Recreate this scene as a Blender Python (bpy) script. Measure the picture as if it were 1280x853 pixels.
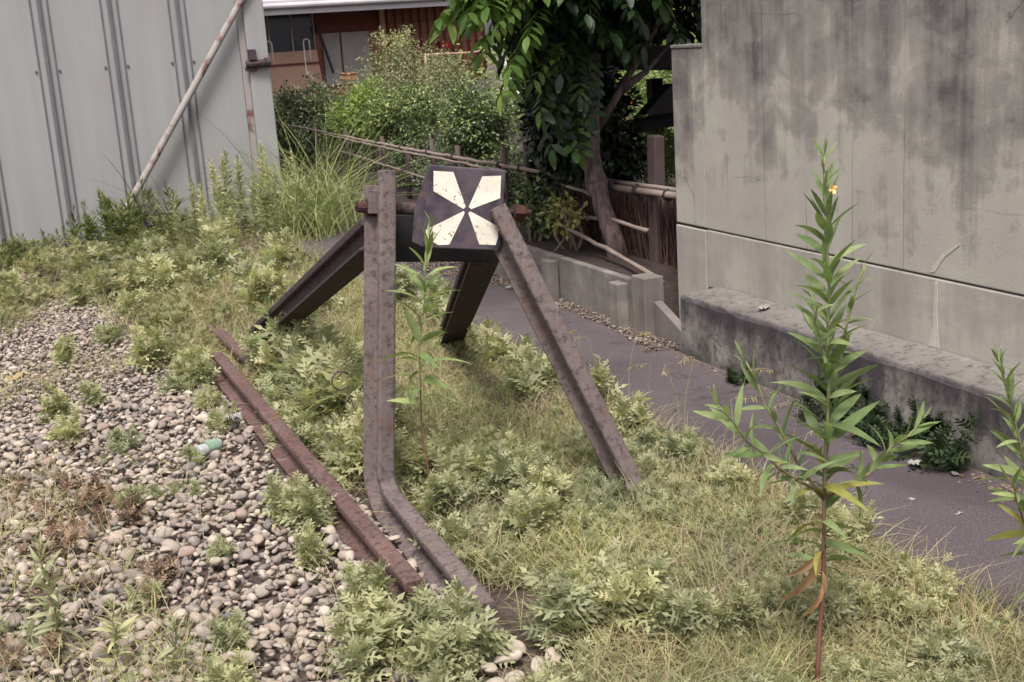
import bpy, math, random
import numpy as np
from mathutils import Vector, Matrix

for o in list(bpy.data.objects):
    bpy.data.objects.remove(o)
scene = bpy.context.scene
C = scene.collection
rng = np.random.RandomState(7)
R = math.radians

# ---------------------------------------------------------------- camera, world, sun, exposure
cam = bpy.data.cameras.new('camera')
cam.sensor_width = 36.0
cam.lens = 44.08
cam.clip_start = 0.05
cam.clip_end = 2000
cam.dof.use_dof = True
cam.dof.focus_distance = 4.1
cam.dof.aperture_fstop = 14.0
camo = bpy.data.objects.new('camera', cam)
C.objects.link(camo)
cr = Vector((0.92040791, -0.3856113, -0.06444542))
cu = Vector((0.14837941, 0.19203451, 0.97010633))
cf = Vector((0.36170822, 0.90245591, -0.23396685))
m4 = Matrix(((cr.x, cu.x, -cf.x, 0), (cr.y, cu.y, -cf.y, 0), (cr.z, cu.z, -cf.z, 1.6), (0, 0, 0, 1)))
camo.matrix_world = m4
scene.camera = camo

world = bpy.data.worlds.new('World')
scene.world = world
world.use_nodes = True
wt = world.node_tree
bg = wt.nodes['Background']
sky = wt.nodes.new('ShaderNodeTexSky')
sky.sky_type = 'NISHITA'
sky.sun_disc = False
SUN_EL, SUN_AZ = R(62), R(-150)
sky.sun_elevation = SUN_EL
sky.sun_rotation = SUN_AZ
sky.air_density = 1.0
sky.dust_density = 4.0
hs = wt.nodes.new('ShaderNodeHueSaturation')
hs.inputs['Saturation'].default_value = 0.10
wt.links.new(sky.outputs[0], hs.inputs['Color'])
tint = wt.nodes.new('ShaderNodeMix'); tint.data_type = 'RGBA'; tint.blend_type = 'MULTIPLY'
tint.inputs[0].default_value = 1.0
tint.inputs[7].default_value = (1.015, .99, 1.0, 1)   # slightly warm overcast
wt.links.new(hs.outputs[0], tint.inputs[6])
wt.links.new(tint.outputs[2], bg.inputs[0])
bg.inputs[1].default_value = 0.10

sd = bpy.data.lights.new('sun', 'SUN')
sd.energy = 1.8
sd.angle = R(16)
sd.color = (1.0, 0.94, 0.86)
so = bpy.data.objects.new('sun', sd)
C.objects.link(so)
# direction towards the sun; sky sun_rotation is measured clockwise from +Y
sv = Vector((math.sin(SUN_AZ) * math.cos(SUN_EL), math.cos(SUN_AZ) * math.cos(SUN_EL), math.sin(SUN_EL)))
so.rotation_euler = sv.to_track_quat('Z', 'Y').to_euler()
so.location = (0, 0, 20)

vs = scene.view_settings
vs.view_transform = 'Standard'
vs.look = 'None'
vs.gamma = 1.0
vs.use_curve_mapping = False
vs.exposure = 1.4

# ---------------------------------------------------------------- materials
class NT:
    def __init__(s, name):
        s.m = bpy.data.materials.new(name)
        s.m.use_nodes = True
        s.t = s.m.node_tree
        s.b = s.t.nodes['Principled BSDF']
        s.out = s.t.nodes['Material Output']
        s.b.inputs['Specular IOR Level'].default_value = 0.3
        s._p = None
    def n(s, kind, **kw):
        x = s.t.nodes.new(kind)
        for k, v in kw.items():
            setattr(x, k, v)
        return x
    def l(s, a, b):
        s.t.links.new(a, b)
    def put(s, sock, v):
        if isinstance(v, (int, float)):
            sock.default_value = v
        elif isinstance(v, (tuple, list)):
            sock.default_value = tuple(v) + ((1,) if len(v) == 3 and sock.type == 'RGBA' else ())
        else:
            s.l(v, sock)
    def pos(s):
        if s._p is None:
            s._p = s.n('ShaderNodeTexCoord').outputs['Object']
        return s._p
    def scaled(s, sc, loc=(0, 0, 0)):
        mp = s.n('ShaderNodeMapping')
        mp.inputs['Scale'].default_value = sc
        mp.inputs['Location'].default_value = loc
        s.l(s.pos(), mp.inputs[0])
        return mp.outputs[0]
    def noise(s, scale, detail=4, rough=.55, vec=None, dist=0.0):
        x = s.n('ShaderNodeTexNoise')
        x.inputs['Scale'].default_value = scale
        x.inputs['Detail'].default_value = detail
        x.inputs['Roughness'].default_value = rough
        x.inputs['Distortion'].default_value = dist
        s.l(vec if vec is not None else s.pos(), x.inputs['Vector'])
        return x.outputs[0]
    def ramp(s, fac, stops, interp='LINEAR'):
        x = s.n('ShaderNodeValToRGB')
        x.color_ramp.interpolation = interp
        e = x.color_ramp.elements
        while len(e) < len(stops):
            e.new(0.5)
        for i, (p, c) in enumerate(stops):
            e[i].position = p
            if isinstance(c, (int, float)):
                c = (c, c, c)
            e[i].color = tuple(c) + (1,)
        s.l(fac, x.inputs[0])
        return x.outputs[0]
    def mix(s, fac, a, b, mode='MIX'):
        x = s.n('ShaderNodeMix', data_type='RGBA', blend_type=mode)
        s.put(x.inputs[0], fac)
        s.put(x.inputs[6], a)
        s.put(x.inputs[7], b)
        return x.outputs[2]
    def math(s, op, a, b=0.0):
        x = s.n('ShaderNodeMath', operation=op)
        s.put(x.inputs[0], a)
        s.put(x.inputs[1], b)
        return x.outputs[0]
    def sep(s, v=None):
        x = s.n('ShaderNodeSeparateXYZ')
        s.l(v if v is not None else s.pos(), x.inputs[0])
        return x.outputs
    def island(s):
        return s.n('ShaderNodeNewGeometry').outputs['Random Per Island']
    def bump(s, h, strength=.3, dist=.01):
        x = s.n('ShaderNodeBump')
        x.inputs['Strength'].default_value = strength
        x.inputs['Distance'].default_value = dist
        s.l(h, x.inputs['Height'])
        s.l(x.outputs[0], s.b.inputs['Normal'])
    def col(s, c):
        s.put(s.b.inputs['Base Color'], c)
    def rough(s, r):
        s.put(s.b.inputs['Roughness'], r)
    def translucent(s, c, f=.3):
        tr = s.n('ShaderNodeBsdfTranslucent')
        s.put(tr.inputs[0], c)
        mx = s.n('ShaderNodeMixShader')
        mx.inputs[0].default_value = f
        s.l(s.b.outputs[0], mx.inputs[1])
        s.l(tr.outputs[0], mx.inputs[2])
        s.l(mx.outputs[0], s.out.inputs[0])

def simple(name, a, b=None, scale=8, rough=.8, bump=.2, bscale=60, spec=.3):
    t = NT(name)
    b = b or tuple(x * .7 for x in a)
    t.col(t.mix(t.ramp(t.noise(scale, 6), [(.3, 0), (.7, 1)]), a, b))
    t.rough(rough)
    t.b.inputs['Specular IOR Level'].default_value = spec
    if bump:
        t.bump(t.noise(bscale, 4), bump, .004)
    return t.m

def leaf_mat(name, stops, trans=.3, rough=.55, spec=.35):
    t = NT(name)
    c = t.ramp(t.island(), stops)
    nz = t.ramp(t.noise(30, 2), [(.3, (.82, .82, .82)), (.7, (1.12, 1.12, 1.12))])
    c = t.mix(1.0, c, nz, 'MULTIPLY')
    big = t.ramp(t.noise(2.3, 3), [(.32, (.78, .80, .80)), (.68, (1.22, 1.16, 1.05))])
    c = t.mix(1.0, c, big, 'MULTIPLY')
    orr = t.n('ShaderNodeObjectInfo').outputs['Random']
    c = t.mix(1.0, c, t.ramp(orr, [(0, (.84, .86, .84)), (1, (1.16, 1.12, 1.0))]), 'MULTIPLY')
    c = t.mix(t.ramp(t.noise(75, 4, .7), [(.66, 0), (.76, .4)]), c, (.24, .17, .09))
    t.col(c)
    t.rough(rough)
    t.b.inputs['Specular IOR Level'].default_value = spec
    t.translucent(t.mix(1.0, c, (1.1, 1.2, .7), 'MULTIPLY'), trans)
    return t.m

MAT = {}
def rust_mat(name, base, hi, dark, orange):
    t = NT(name)
    n1 = t.noise(6, 8, .65)
    n2 = t.noise(45, 6, .7)
    n3 = t.noise(220, 3, .6)
    c = t.mix(t.ramp(n1, [(.35, 0), (.68, 1)]), base, hi)
    c = t.mix(t.ramp(n2, [(.50, 0), (.62, .85)]), c, dark)
    c = t.mix(t.ramp(t.noise(14, 6, .7), [(.55, 0), (.72, .8)]), c, orange)
    c = t.mix(t.ramp(n3, [(.3, .35), (.6, 0)]), c, dark)
    t.col(c)
    t.rough(t.ramp(n2, [(.3, .75), (.7, .95)]))
    t.bump(t.mix(.5, n2, n3), .55, .003)
    return t.m
MAT['rust_rail'] = rust_mat('rust_rail', (.092, .053, .049), (.135, .085, .078), (.034, .019, .019), (.13, .05, .03))
MAT['rust_grey'] = rust_mat('rust_grey', (.105, .080, .080), (.150, .120, .117), (.05, .036, .038), (.125, .066, .048))
MAT['rust_dark'] = rust_mat('rust_dark', (.045, .030, .034), (.075, .052, .056), (.018, .012, .016), (.08, .035, .025))
MAT['rust_red'] = rust_mat('rust_red', (.042, .015, .014), (.06, .021, .019), (.018, .008, .008), (.065, .022, .017))
MAT['timber_black'] = simple('timber_black', (.012, .010, .012), (.022, .018, .02), 20, .9)

def sign_mats():
    t = NT('sign_plate_paint')
    c = t.mix(t.ramp(t.noise(9, 7, .7), [(.42, 0), (.66, 1)]), (.085, .066, .082), (.028, .022, .034))
    c = t.mix(t.ramp(t.noise(16, 8, .75), [(.56, 0), (.68, .9)]), c, (.15, .075, .045))
    t.col(c); t.rough(.75)
    t.bump(t.noise(60, 5), .3, .003)
    MAT['sign'] = t.m
    t = NT('white_paint_chipped')
    base = t.mix(t.ramp(t.noise(10, 5), [(.35, 0), (.7, 1)]), (.74, .71, .64), (.60, .55, .46))
    chips = t.ramp(t.noise(48, 8, .78), [(.575, 0), (.64, 1)])
    c = t.mix(chips, base, (.20, .09, .05))
    t.col(c); t.rough(.6)
    MAT['white_paint'] = t.m
sign_mats()

def concrete_mat(name, light, mid, dark, stain_top, zoff=0.0, lines=True, gain=1.0, rim=0):
    t = NT(name)
    px, py, pz = t.sep()
    fine = t.noise(3.0, 9, .62)
    c = t.mix(t.ramp(fine, [(.32, 0), (.68, 1)]), light, mid)
    # vertical run-off streaks, heavier towards the top
    st = t.noise(1.0, 9, .68, t.scaled((11, 11, .8)))
    blot = t.noise(2.2, 6, .6, t.scaled((1.0, 1.1, 1.0), (3.1, 0, .4)))
    hgt = t.math('MULTIPLY_ADD', pz, .75)
    hgt.node.inputs[2].default_value = zoff
    s1 = t.math('ADD', t.math('MULTIPLY', st, 1.25), t.math('MULTIPLY', blot, 1.5))
    s1 = t.math('ADD', s1, hgt)
    patch = t.noise(4.2, 5, .6, t.scaled((1, 1.0, 1.5), (1.5, 7, 2)), .6)
    s1 = t.math('ADD', s1, t.math('MULTIPLY', t.math('SUBTRACT', patch, .5), 1.3 * gain))
    m = t.ramp(t.math('MULTIPLY', t.math('ADD', s1, t.math('MULTIPLY', t.noise(9, 6, .7), .35)), .5), [(.46, 0), (.56, .38), (.66, .55), (.85, .95)])
    c = t.mix(t.math('MULTIPLY', m, stain_top), c, dark)
    # speckled lichen
    c = t.mix(t.ramp(t.noise(38, 6, .7), [(.60, 0), (.72, .5)]), c, dark)
    # big damp patches
    c = t.mix(t.ramp(t.noise(.9, 5, .6, t.scaled((1, 1.0, 1.2), (9, 2, 1))), [(.5, 0), (.72, .45)]), c, mid)
    pale = t.ramp(t.noise(7, 6, .7, t.scaled((1, 1, .8), (8, 1, 5))), [(.60, 0), (.74, .45)])
    c = t.mix(pale, c, light)
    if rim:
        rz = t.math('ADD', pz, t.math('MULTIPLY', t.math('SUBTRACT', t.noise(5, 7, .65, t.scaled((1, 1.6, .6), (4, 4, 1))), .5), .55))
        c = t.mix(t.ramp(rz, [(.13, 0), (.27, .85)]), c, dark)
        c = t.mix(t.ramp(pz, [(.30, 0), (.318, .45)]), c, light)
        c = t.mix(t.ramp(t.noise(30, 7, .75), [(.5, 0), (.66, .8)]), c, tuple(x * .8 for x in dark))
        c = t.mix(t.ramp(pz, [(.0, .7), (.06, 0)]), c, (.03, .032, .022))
    if lines:
        # form-board joints: fine vertical lines and a few wandering cracks
        w = t.noise(2.5, 4, .5)
        yy = t.math('ADD', t.math('MULTIPLY', py, 3.1), t.math('MULTIPLY', w, .10))
        fr = t.math('FRACT', yy)
        d = t.math('ABSOLUTE', t.math('SUBTRACT', fr, .5))
        ln = t.ramp(d, [(0.0, .6), (.013, 0)])
        brk = t.ramp(t.noise(3.0, 3, .5, t.scaled((1, 1, .6), (5, 5, 5))), [(.42, 0), (.56, 1)])
        c = t.mix(t.math('MULTIPLY', ln, brk), c, tuple(x * .45 for x in dark))
        zz = t.math('FRACT', t.math('ADD', t.math('MULTIPLY', pz, 2.7), t.math('MULTIPLY', t.noise(3.5, 5, .6), .22)))
        hl = t.ramp(t.math('ABSOLUTE', t.math('SUBTRACT', zz, .5)), [(0, .65), (.014, 0)])
        hb = t.ramp(t.noise(2.6, 4, .55, t.scaled((1, 1, 1), (7, 3, 9))), [(.56, 0), (.66, .7)])
        c = t.mix(t.math('MULTIPLY', hl, hb), c, tuple(x * .5 for x in dark))
        v = t.n('ShaderNodeTexVoronoi', feature='DISTANCE_TO_EDGE')
        v.inputs['Scale'].default_value = 1.6
        mp = t.n('ShaderNodeVectorMath', operation='ADD')
        nn = t.n('ShaderNodeTexNoise'); nn.inputs['Scale'].default_value = 3; nn.inputs['Detail'].default_value = 6
        t.l(t.pos(), nn.inputs['Vector'])
        sc = t.n('ShaderNodeVectorMath', operation='SCALE'); sc.inputs['Scale'].default_value = .35
        t.l(nn.outputs['Color'], sc.inputs[0])
        t.l(t.pos(), mp.inputs[0]); t.l(sc.outputs[0], mp.inputs[1])
        t.l(mp.outputs[0], v.inputs['Vector'])
        ck = t.ramp(v.outputs['Distance'], [(0, .8), (.007, 0)])
        ckm = t.ramp(t.noise(1.3, 3, .5, t.scaled((1, 1, 1), (2, 8, 3))), [(.60, 0), (.66, 1)])
        c = t.mix(t.math('MULTIPLY', ck, ckm), c, tuple(x * .4 for x in dark))
    t.col(c); t.rough(.92)
    h = t.mix(.5, t.noise(25, 7, .6), t.noise(120, 3, .6))
    t.bump(h, .35, .006)
    return t.m
MAT['concrete'] = concrete_mat('concrete_wall', (.35, .33, .288), (.285, .265, .238), (.078, .066, .072), 1.0, -1.33)
MAT['concrete_low'] = concrete_mat('concrete_lower', (.345, .325, .285), (.285, .263, .235), (.10, .085, .09), .5, -.80, False)
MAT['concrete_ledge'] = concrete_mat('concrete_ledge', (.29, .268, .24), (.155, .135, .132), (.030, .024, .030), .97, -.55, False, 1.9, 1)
MAT['concrete_kerb'] = concrete_mat('concrete_kerb', (.23, .21, .185), (.15, .13, .122), (.055, .045, .05), .7, -.42, False, 1.5)
MAT['joint_dark'] = simple('joint_dark', (.05, .042, .05), (.09, .075, .085), 20, .95)

def ground_mats():
    t = NT('soil')
    c = t.mix(t.ramp(t.noise(2.5, 8, .65), [(.35, 0), (.65, 1)]), (.062, .044, .040), (.10, .076, .062))
    c = t.mix(t.ramp(t.noise(40, 6, .7), [(.5, 0), (.62, .8)]), c, (.03, .02, .02))
    c = t.mix(t.ramp(t.noise(85, 4, .7), [(.62, 0), (.70, .7)]), c, (.22, .18, .14))
    t.col(c); t.rough(.97)
    t.bump(t.noise(60, 7, .7), .8, .02)
    MAT['soil'] = t.m
    t = NT('asphalt')
    c = t.mix(t.ramp(t.noise(1.6, 7, .6), [(.35, 0), (.68, 1)]), (.054, .042, .048), (.080, .066, .070))
    c = t.mix(t.ramp(t.noise(160, 3, .7), [(.50, 0), (.66, .8)]), c, (.17, .145, .148))
    c = t.mix(t.ramp(t.noise(120, 3, .7, t.scaled((1, 1, 1), (4, 4, 4))), [(.55, 0), (.68, .8)]), c, (.045, .036, .044))
    sx, sy, sz = t.sep()
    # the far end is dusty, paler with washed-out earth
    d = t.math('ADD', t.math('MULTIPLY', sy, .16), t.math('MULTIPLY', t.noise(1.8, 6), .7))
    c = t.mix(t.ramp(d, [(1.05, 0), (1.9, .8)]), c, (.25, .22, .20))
    c = t.mix(t.ramp(t.noise(1.1, 6, .6, t.scaled((1, .6, 1), (3, 3, 3))), [(.52, 0), (.62, .5)]), c, (.038, .029, .034))
    v = t.n('ShaderNodeTexVoronoi', feature='DISTANCE_TO_EDGE'); v.inputs['Scale'].default_value = 1.3
    nn = t.n('ShaderNodeTexNoise'); nn.inputs['Scale'].default_value = 4; nn.inputs['Detail'].default_value = 7
    t.l(t.pos(), nn.inputs['Vector'])
    sc_ = t.n('ShaderNodeVectorMath', operation='SCALE'); sc_.inputs['Scale'].default_value = .4
    ad_ = t.n('ShaderNodeVectorMath', operation='ADD')
    t.l(nn.outputs['Color'], sc_.inputs[0]); t.l(t.pos(), ad_.inputs[0]); t.l(sc_.outputs[0], ad_.inputs[1]); t.l(ad_.outputs[0], v.inputs['Vector'])
    c = t.mix(t.math('MULTIPLY', t.ramp(v.outputs['Distance'], [(0, .9), (.010, 0)]), t.ramp(t.noise(1.7, 3), [(.48, 0), (.56, 1)])), c, (.02, .016, .018))
    # dust and washed earth towards both edges of the path
    ed = t.math('ABSOLUTE', t.math('SUBTRACT', sx, 2.66))
    ed = t.math('ADD', ed, t.math('MULTIPLY', t.noise(7, 7, .7), .35))
    c = t.mix(t.ramp(ed, [(.44, 0), (.62, .6)]), c, (.105, .082, .072))
    t.col(c); t.rough(.9)
    t.bump(t.noise(170, 3, .7), .7, .006)
    MAT['asphalt'] = t.m
    t = NT('pebble_stone')
    r = t.island()
    c = t.ramp(r, [(0, (.19, .16, .148)), (.18, (.34, .285, .24)), (.36, (.24, .215, .205)), (.5, (.42, .36, .305)), (.62, (.15, .135, .137)),
                   (.76, (.31, .245, .212)), (.9, (.47, .42, .37)), (1, (.25, .17, .15))])
    c = t.mix(1.0, c, t.ramp(t.noise(28, 6, .65), [(.25, (.66, .64, .62)), (.75, (1.02, 1.0, .96))]), 'MULTIPLY')
    c = t.mix(t.ramp(t.noise(150, 4, .7), [(.56, 0), (.68, .45)]), c, (.10, .085, .08))
    t.col(c); t.rough(.85)
    t.bump(t.noise(120, 5, .65), .35, .003)
    MAT['stone'] = t.m
    t = NT('litter_grit')
    c = t.ramp(t.island(), [(0, (.12, .09, .08)), (.3, (.2, .16, .135)), (.55, (.085, .06, .053)), (.8, (.16, .115, .085)), (1, (.30, .26, .22))])
    t.col(c); t.rough(.95)
    MAT['grit'] = t.m
ground_mats()
MAT['bed_soil'] = simple('bed_soil', (.022, .015, .015), (.045, .031, .028), 25, .97, .9, 60)  # extra dark: the bed's deep shade is put into the soil colour

MAT['mugwort'] = leaf_mat('mugwort_leaf', [(0, (.24, .255, .165)), (.3, (.35, .365, .235)), (.6, (.43, .44, .30)), (.85, (.33, .34, .235)), (1, (.50, .47, .35))], .4, .8, .1)
MAT['mugwort_far'] = leaf_mat('weed_leaf_far', [(0, (.15, .165, .10)), (.4, (.22, .235, .145)), (.75, (.28, .29, .185)), (1, (.33, .30, .21))], .4, .8, .1)
MAT['olive_weed'] = leaf_mat('olive_weed_leaf', [(0, (.07, .09, .035)), (.5, (.11, .135, .05)), (1, (.16, .175, .075))], .25, .75, .2)
MAT['straw'] = leaf_mat('dry_grass_blade', [(0, (.30, .255, .18)), (.3, (.42, .365, .265)), (.55, (.29, .285, .165)), (.8, (.36, .295, .21)), (1, (.15, .095, .078))], .25, .85, .15)
MAT['wisp'] = leaf_mat('wispy_leaf', [(0, (.22, .255, .13)), (.4, (.32, .35, .19)), (.75, (.39, .405, .24)), (1, (.33, .31, .20))], .4, .85, .1)
MAT['grass'] = leaf_mat('green_grass_blade', [(0, (.17, .215, .085)), (.5, (.25, .295, .125)), (1, (.34, .355, .19))], .3, .6, .3)
MAT['primrose'] = leaf_mat('primrose_leaf', [(0, (.15, .21, .09)), (.5, (.21, .275, .13)), (1, (.29, .35, .18))], .35, .7, .12)
MAT['yellowing'] = leaf_mat('yellowing_leaf', [(0, (.22, .24, .06)), (1, (.30, .27, .09))], .35, .6)
MAT['withered'] = leaf_mat('withered_leaf', [(0, (.36, .21, .13)), (1, (.46, .29, .19))], .25, .9, .08)
def stem_mat():
    t = NT('stem_red')
    z = t.sep()[2]
    c = t.mix(t.ramp(z, [(.35, 0), (.8, 1)]), (.15, .065, .048), (.17, .20, .085))
    t.col(t.mix(t.ramp(t.noise(40, 4), [(.4, 0), (.7, .5)]), c, (.09, .045, .035))); t.rough(.7)
    MAT['stem_red'] = t.m
stem_mat()
MAT['stem_green'] = simple('stem_green', (.15, .19, .07), (.17, .14, .07), 12, .7, .1)
MAT['stem_brown'] = simple('stem_brown', (.10, .07, .055), (.17, .13, .10), 12, .85, .1)
MAT['petal_yellow'] = simple('petal_yellow', (.72, .52, .20), (.66, .44, .15), 50, .6, 0)
MAT['petal_red'] = simple('petal_red', (.65, .06, .03), (.5, .03, .03), 50, .6, 0)
MAT['walnut'] = leaf_mat('walnut_shaded_leaf', [(0, (.005, .013, .005)), (.5, (.009, .023, .007)), (.88, (.02, .048, .012)), (1, (.05, .10, .025))], .25, .5, .4)  # shaded copy: the crown's shade is put into the leaf colour
MAT['walnut_lit'] = leaf_mat('walnut_lit_leaf', [(0, (.045, .10, .022)), (.5, (.09, .16, .035)), (1, (.17, .24, .07))], .35, .5, .35)  # lit copy: light on the outer fringe is put into the leaf colour
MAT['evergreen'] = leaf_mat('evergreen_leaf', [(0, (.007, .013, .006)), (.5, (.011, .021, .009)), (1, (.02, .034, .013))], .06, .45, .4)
MAT['hedge'] = leaf_mat('hedge_leaf', [(0, (.018, .034, .012)), (.4, (.045, .078, .022)), (.7, (.13, .18, .06)), (1, (.34, .39, .19))], .25, .35, .5)  # wide tone range puts leaf highlights and dark gaps into the colour
MAT['hedge_dark'] = leaf_mat('hedge_leaf_dark', [(0, (.018, .03, .014)), (.55, (.045, .068, .03)), (1, (.20, .23, .14))], .2, .4, .5)
MAT['greygreen'] = leaf_mat('greygreen_leaf', [(0, (.13, .15, .085)), (.5, (.24, .26, .155)), (1, (.36, .37, .24))], .3, .7, .2)
MAT['lime'] = leaf_mat('lime_leaf', [(0, (.13, .20, .05)), (1, (.24, .32, .10))], .35, .55, .3)
MAT['variegated'] = leaf_mat('variegated_leaf', [(0, (.10, .14, .04)), (.5, (.34, .31, .12)), (1, (.48, .44, .20))], .3, .6, .3)
MAT['fern'] = leaf_mat('fern_leaf', [(0, (.012, .024, .010)), (1, (.03, .052, .02))], .2, .6, .3)
MAT['meadow'] = leaf_mat('meadow_leaf', [(0, (.13, .19, .07)), (1, (.24, .30, .14))], .35, .7, .2)

def bark_mat():
    t = NT('bark')
    st = t.noise(1.0, 6, .65, t.scaled((30, 30, 6)))
    c = t.mix(t.ramp(st, [(.35, 0), (.65, 1)]), (.042, .028, .030), (.14, .10, .095))
    t.col(c); t.rough(.95)
    t.bump(st, .9, .02)
    MAT['bark'] = t.m
    t = NT('bamboo')
    c = t.mix(t.ramp(t.noise(1.0, 6, .6, t.scaled((30, 3, 30))), [(.3, 0), (.7, 1)]), (.24, .19, .165), (.12, .088, .08))
    t.col(c); t.rough(.7)
    MAT['bamboo'] = t.m
bark_mat()
MAT['post_wood'] = simple('post_wood', (.055, .037, .037), (.085, .06, .057), 14, .9)
MAT['brush'] = leaf_mat('brushwood_twig', [(0, (.035, .02, .022)), (.6, (.075, .045, .045)), (1, (.13, .085, .08))], .05, .9, .2)
MAT['dead_leaf'] = leaf_mat('dead_leaf', [(0, (.10, .066, .06)), (.5, (.17, .12, .10)), (1, (.26, .20, .15))], .1, .9, .1)
MAT['twine'] = simple('twine', (.02, .017, .02), (.03, .025, .03), 60, .9)

def shed_mat():
    t = NT('shed_sheet_metal')
    st = t.noise(1.0, 6, .6, t.scaled((7, 7, .5)))
    c = t.mix(t.ramp(st, [(.3, 0), (.7, 1)]), (.245, .247, .250), (.21, .21, .214))
    c = t.mix(t.ramp(t.noise(1.3, 5, .6, t.scaled((1, 1, .6), (3, 1, 7))), [(.5, 0), (.75, .55)]), c, (.225, .195, .19))
    c = t.mix(t.ramp(t.noise(70, 4, .7), [(.62, 0), (.72, .4)]), c, (.24, .2, .19))
    t.col(c); t.rough(.62)
    t.bump(t.noise(2.5, 4), .06, .03)
    MAT['shed'] = t.m
    t = NT('pipe_paint_rust')
    c = t.mix(t.ramp(t.noise(4, 8, .7), [(.52, 0), (.62, 1)]), (.25, .225, .22), (.12, .05, .04))
    t.col(c); t.rough(.7)
    MAT['pipe'] = t.m
shed_mat()
MAT['seam_dark'] = simple('seam_dark', (.115, .112, .128), (.085, .08, .095), 9, .7)
MAT['roof_metal'] = simple('roof_metal', (.40, .38, .40), (.33, .31, .34), 3, .5)
MAT['plank_red'] = simple('plank_red', (.21, .082, .064), (.27, .125, .098), 3, .8)
MAT['batten_red'] = simple('batten_red', (.09, .026, .023), (.12, .036, .03), 6, .8)
MAT['plywood'] = simple('plywood', (.40, .25, .19), (.33, .20, .155), 3, .85)
MAT['panel_grey'] = simple('panel_grey', (.27, .25, .25), (.22, .20, .21), 4, .8)
MAT['glass_dark'] = simple('glass_dark', (.018, .016, .032), (.03, .026, .05), 2, .12, 0, 60, .5)
MAT['white_plastic'] = simple('white_plastic', (.6, .58, .55), (.5, .48, .46), 5, .5)
MAT['van_white'] = simple('van_white', (.80, .77, .70), (.74, .71, .64), 2, .35, 0)
MAT['tyre'] = simple('tyre', (.02, .019, .02), (.03, .028, .03), 20, .9)
MAT['red_enamel'] = simple('red_enamel', (.30, .02, .03), (.22, .015, .025), 6, .35, 0)
MAT['steel'] = simple('steel', (.5, .48, .48), (.4, .38, .38), 10, .35, 0)
MAT['black_plastic'] = simple('black_plastic', (.02, .018, .022), (.03, .026, .03), 20, .6, 0)
MAT['orange_plastic'] = simple('orange_plastic', (.25, .10, .055), (.2, .08, .045), 10, .5, 0)
MAT['paper'] = simple('paper', (.27, .255, .235), (.18, .17, .155), 30, .8, .2)
MAT['can_metal'] = simple('can_metal', (.30, .31, .32), (.22, .23, .245), 30, .35, 0)
MAT['can_green'] = simple('can_green', (.10, .17, .11), (.22, .29, .23), 25, .4, 0)
MAT['pale_slate'] = simple('pale_slate', (.38, .34, .31), (.30, .27, .25), 12, .85)
MAT['yellow_leaf'] = simple('yellow_leaf', (.30, .24, .13), (.24, .18, .10), 20, .8)
MAT['efflor'] = simple('efflorescence', (.42, .395, .35), (.33, .31, .275), 45, .95)

# ---------------------------------------------------------------- mesh helpers
def np_mesh(name, V, F, smooth=False, M=None, MI=None):
    """V (n,3); F (m,3) or (m,4) int array, or list of python faces"""
    me = bpy.data.meshes.new(name)
    V = np.asarray(V, dtype=np.float32)
    if isinstance(F, np.ndarray):
        k = F.shape[1]
        me.vertices.add(len(V))
        me.vertices.foreach_set('co', V.ravel())
        me.loops.add(F.size)
        me.loops.foreach_set('vertex_index', F.astype(np.int32).ravel())
        me.polygons.add(len(F))
        me.polygons.foreach_set('loop_start', np.arange(0, F.size, k, dtype=np.int32))
        me.update(calc_edges=True)
    else:
        me.from_pydata(V.tolist(), [], F)
        me.update()
    if smooth:
        me.polygons.foreach_set('use_smooth', np.ones(len(me.polygons), dtype=bool))
    for mm in ([M] if not isinstance(M, (list, tuple)) else M):
        if mm: me.materials.append(MAT[mm] if isinstance(mm, str) else mm)
    if MI is not None:
        me.polygons.foreach_set('material_index', np.asarray(MI, dtype=np.int32))
    return me

def ident(o, label=None, cat=None, group=None, kind=None):
    if label: o['label'] = label
    if cat: o['category'] = cat
    if group: o['group'] = group
    if kind: o['kind'] = kind
    return o

def thing(name, label, cat, loc, group=None):
    o = bpy.data.objects.new(name, None)
    o.empty_display_size = .1
    C.objects.link(o)
    o.location = loc
    return ident(o, label, cat, group)

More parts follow.
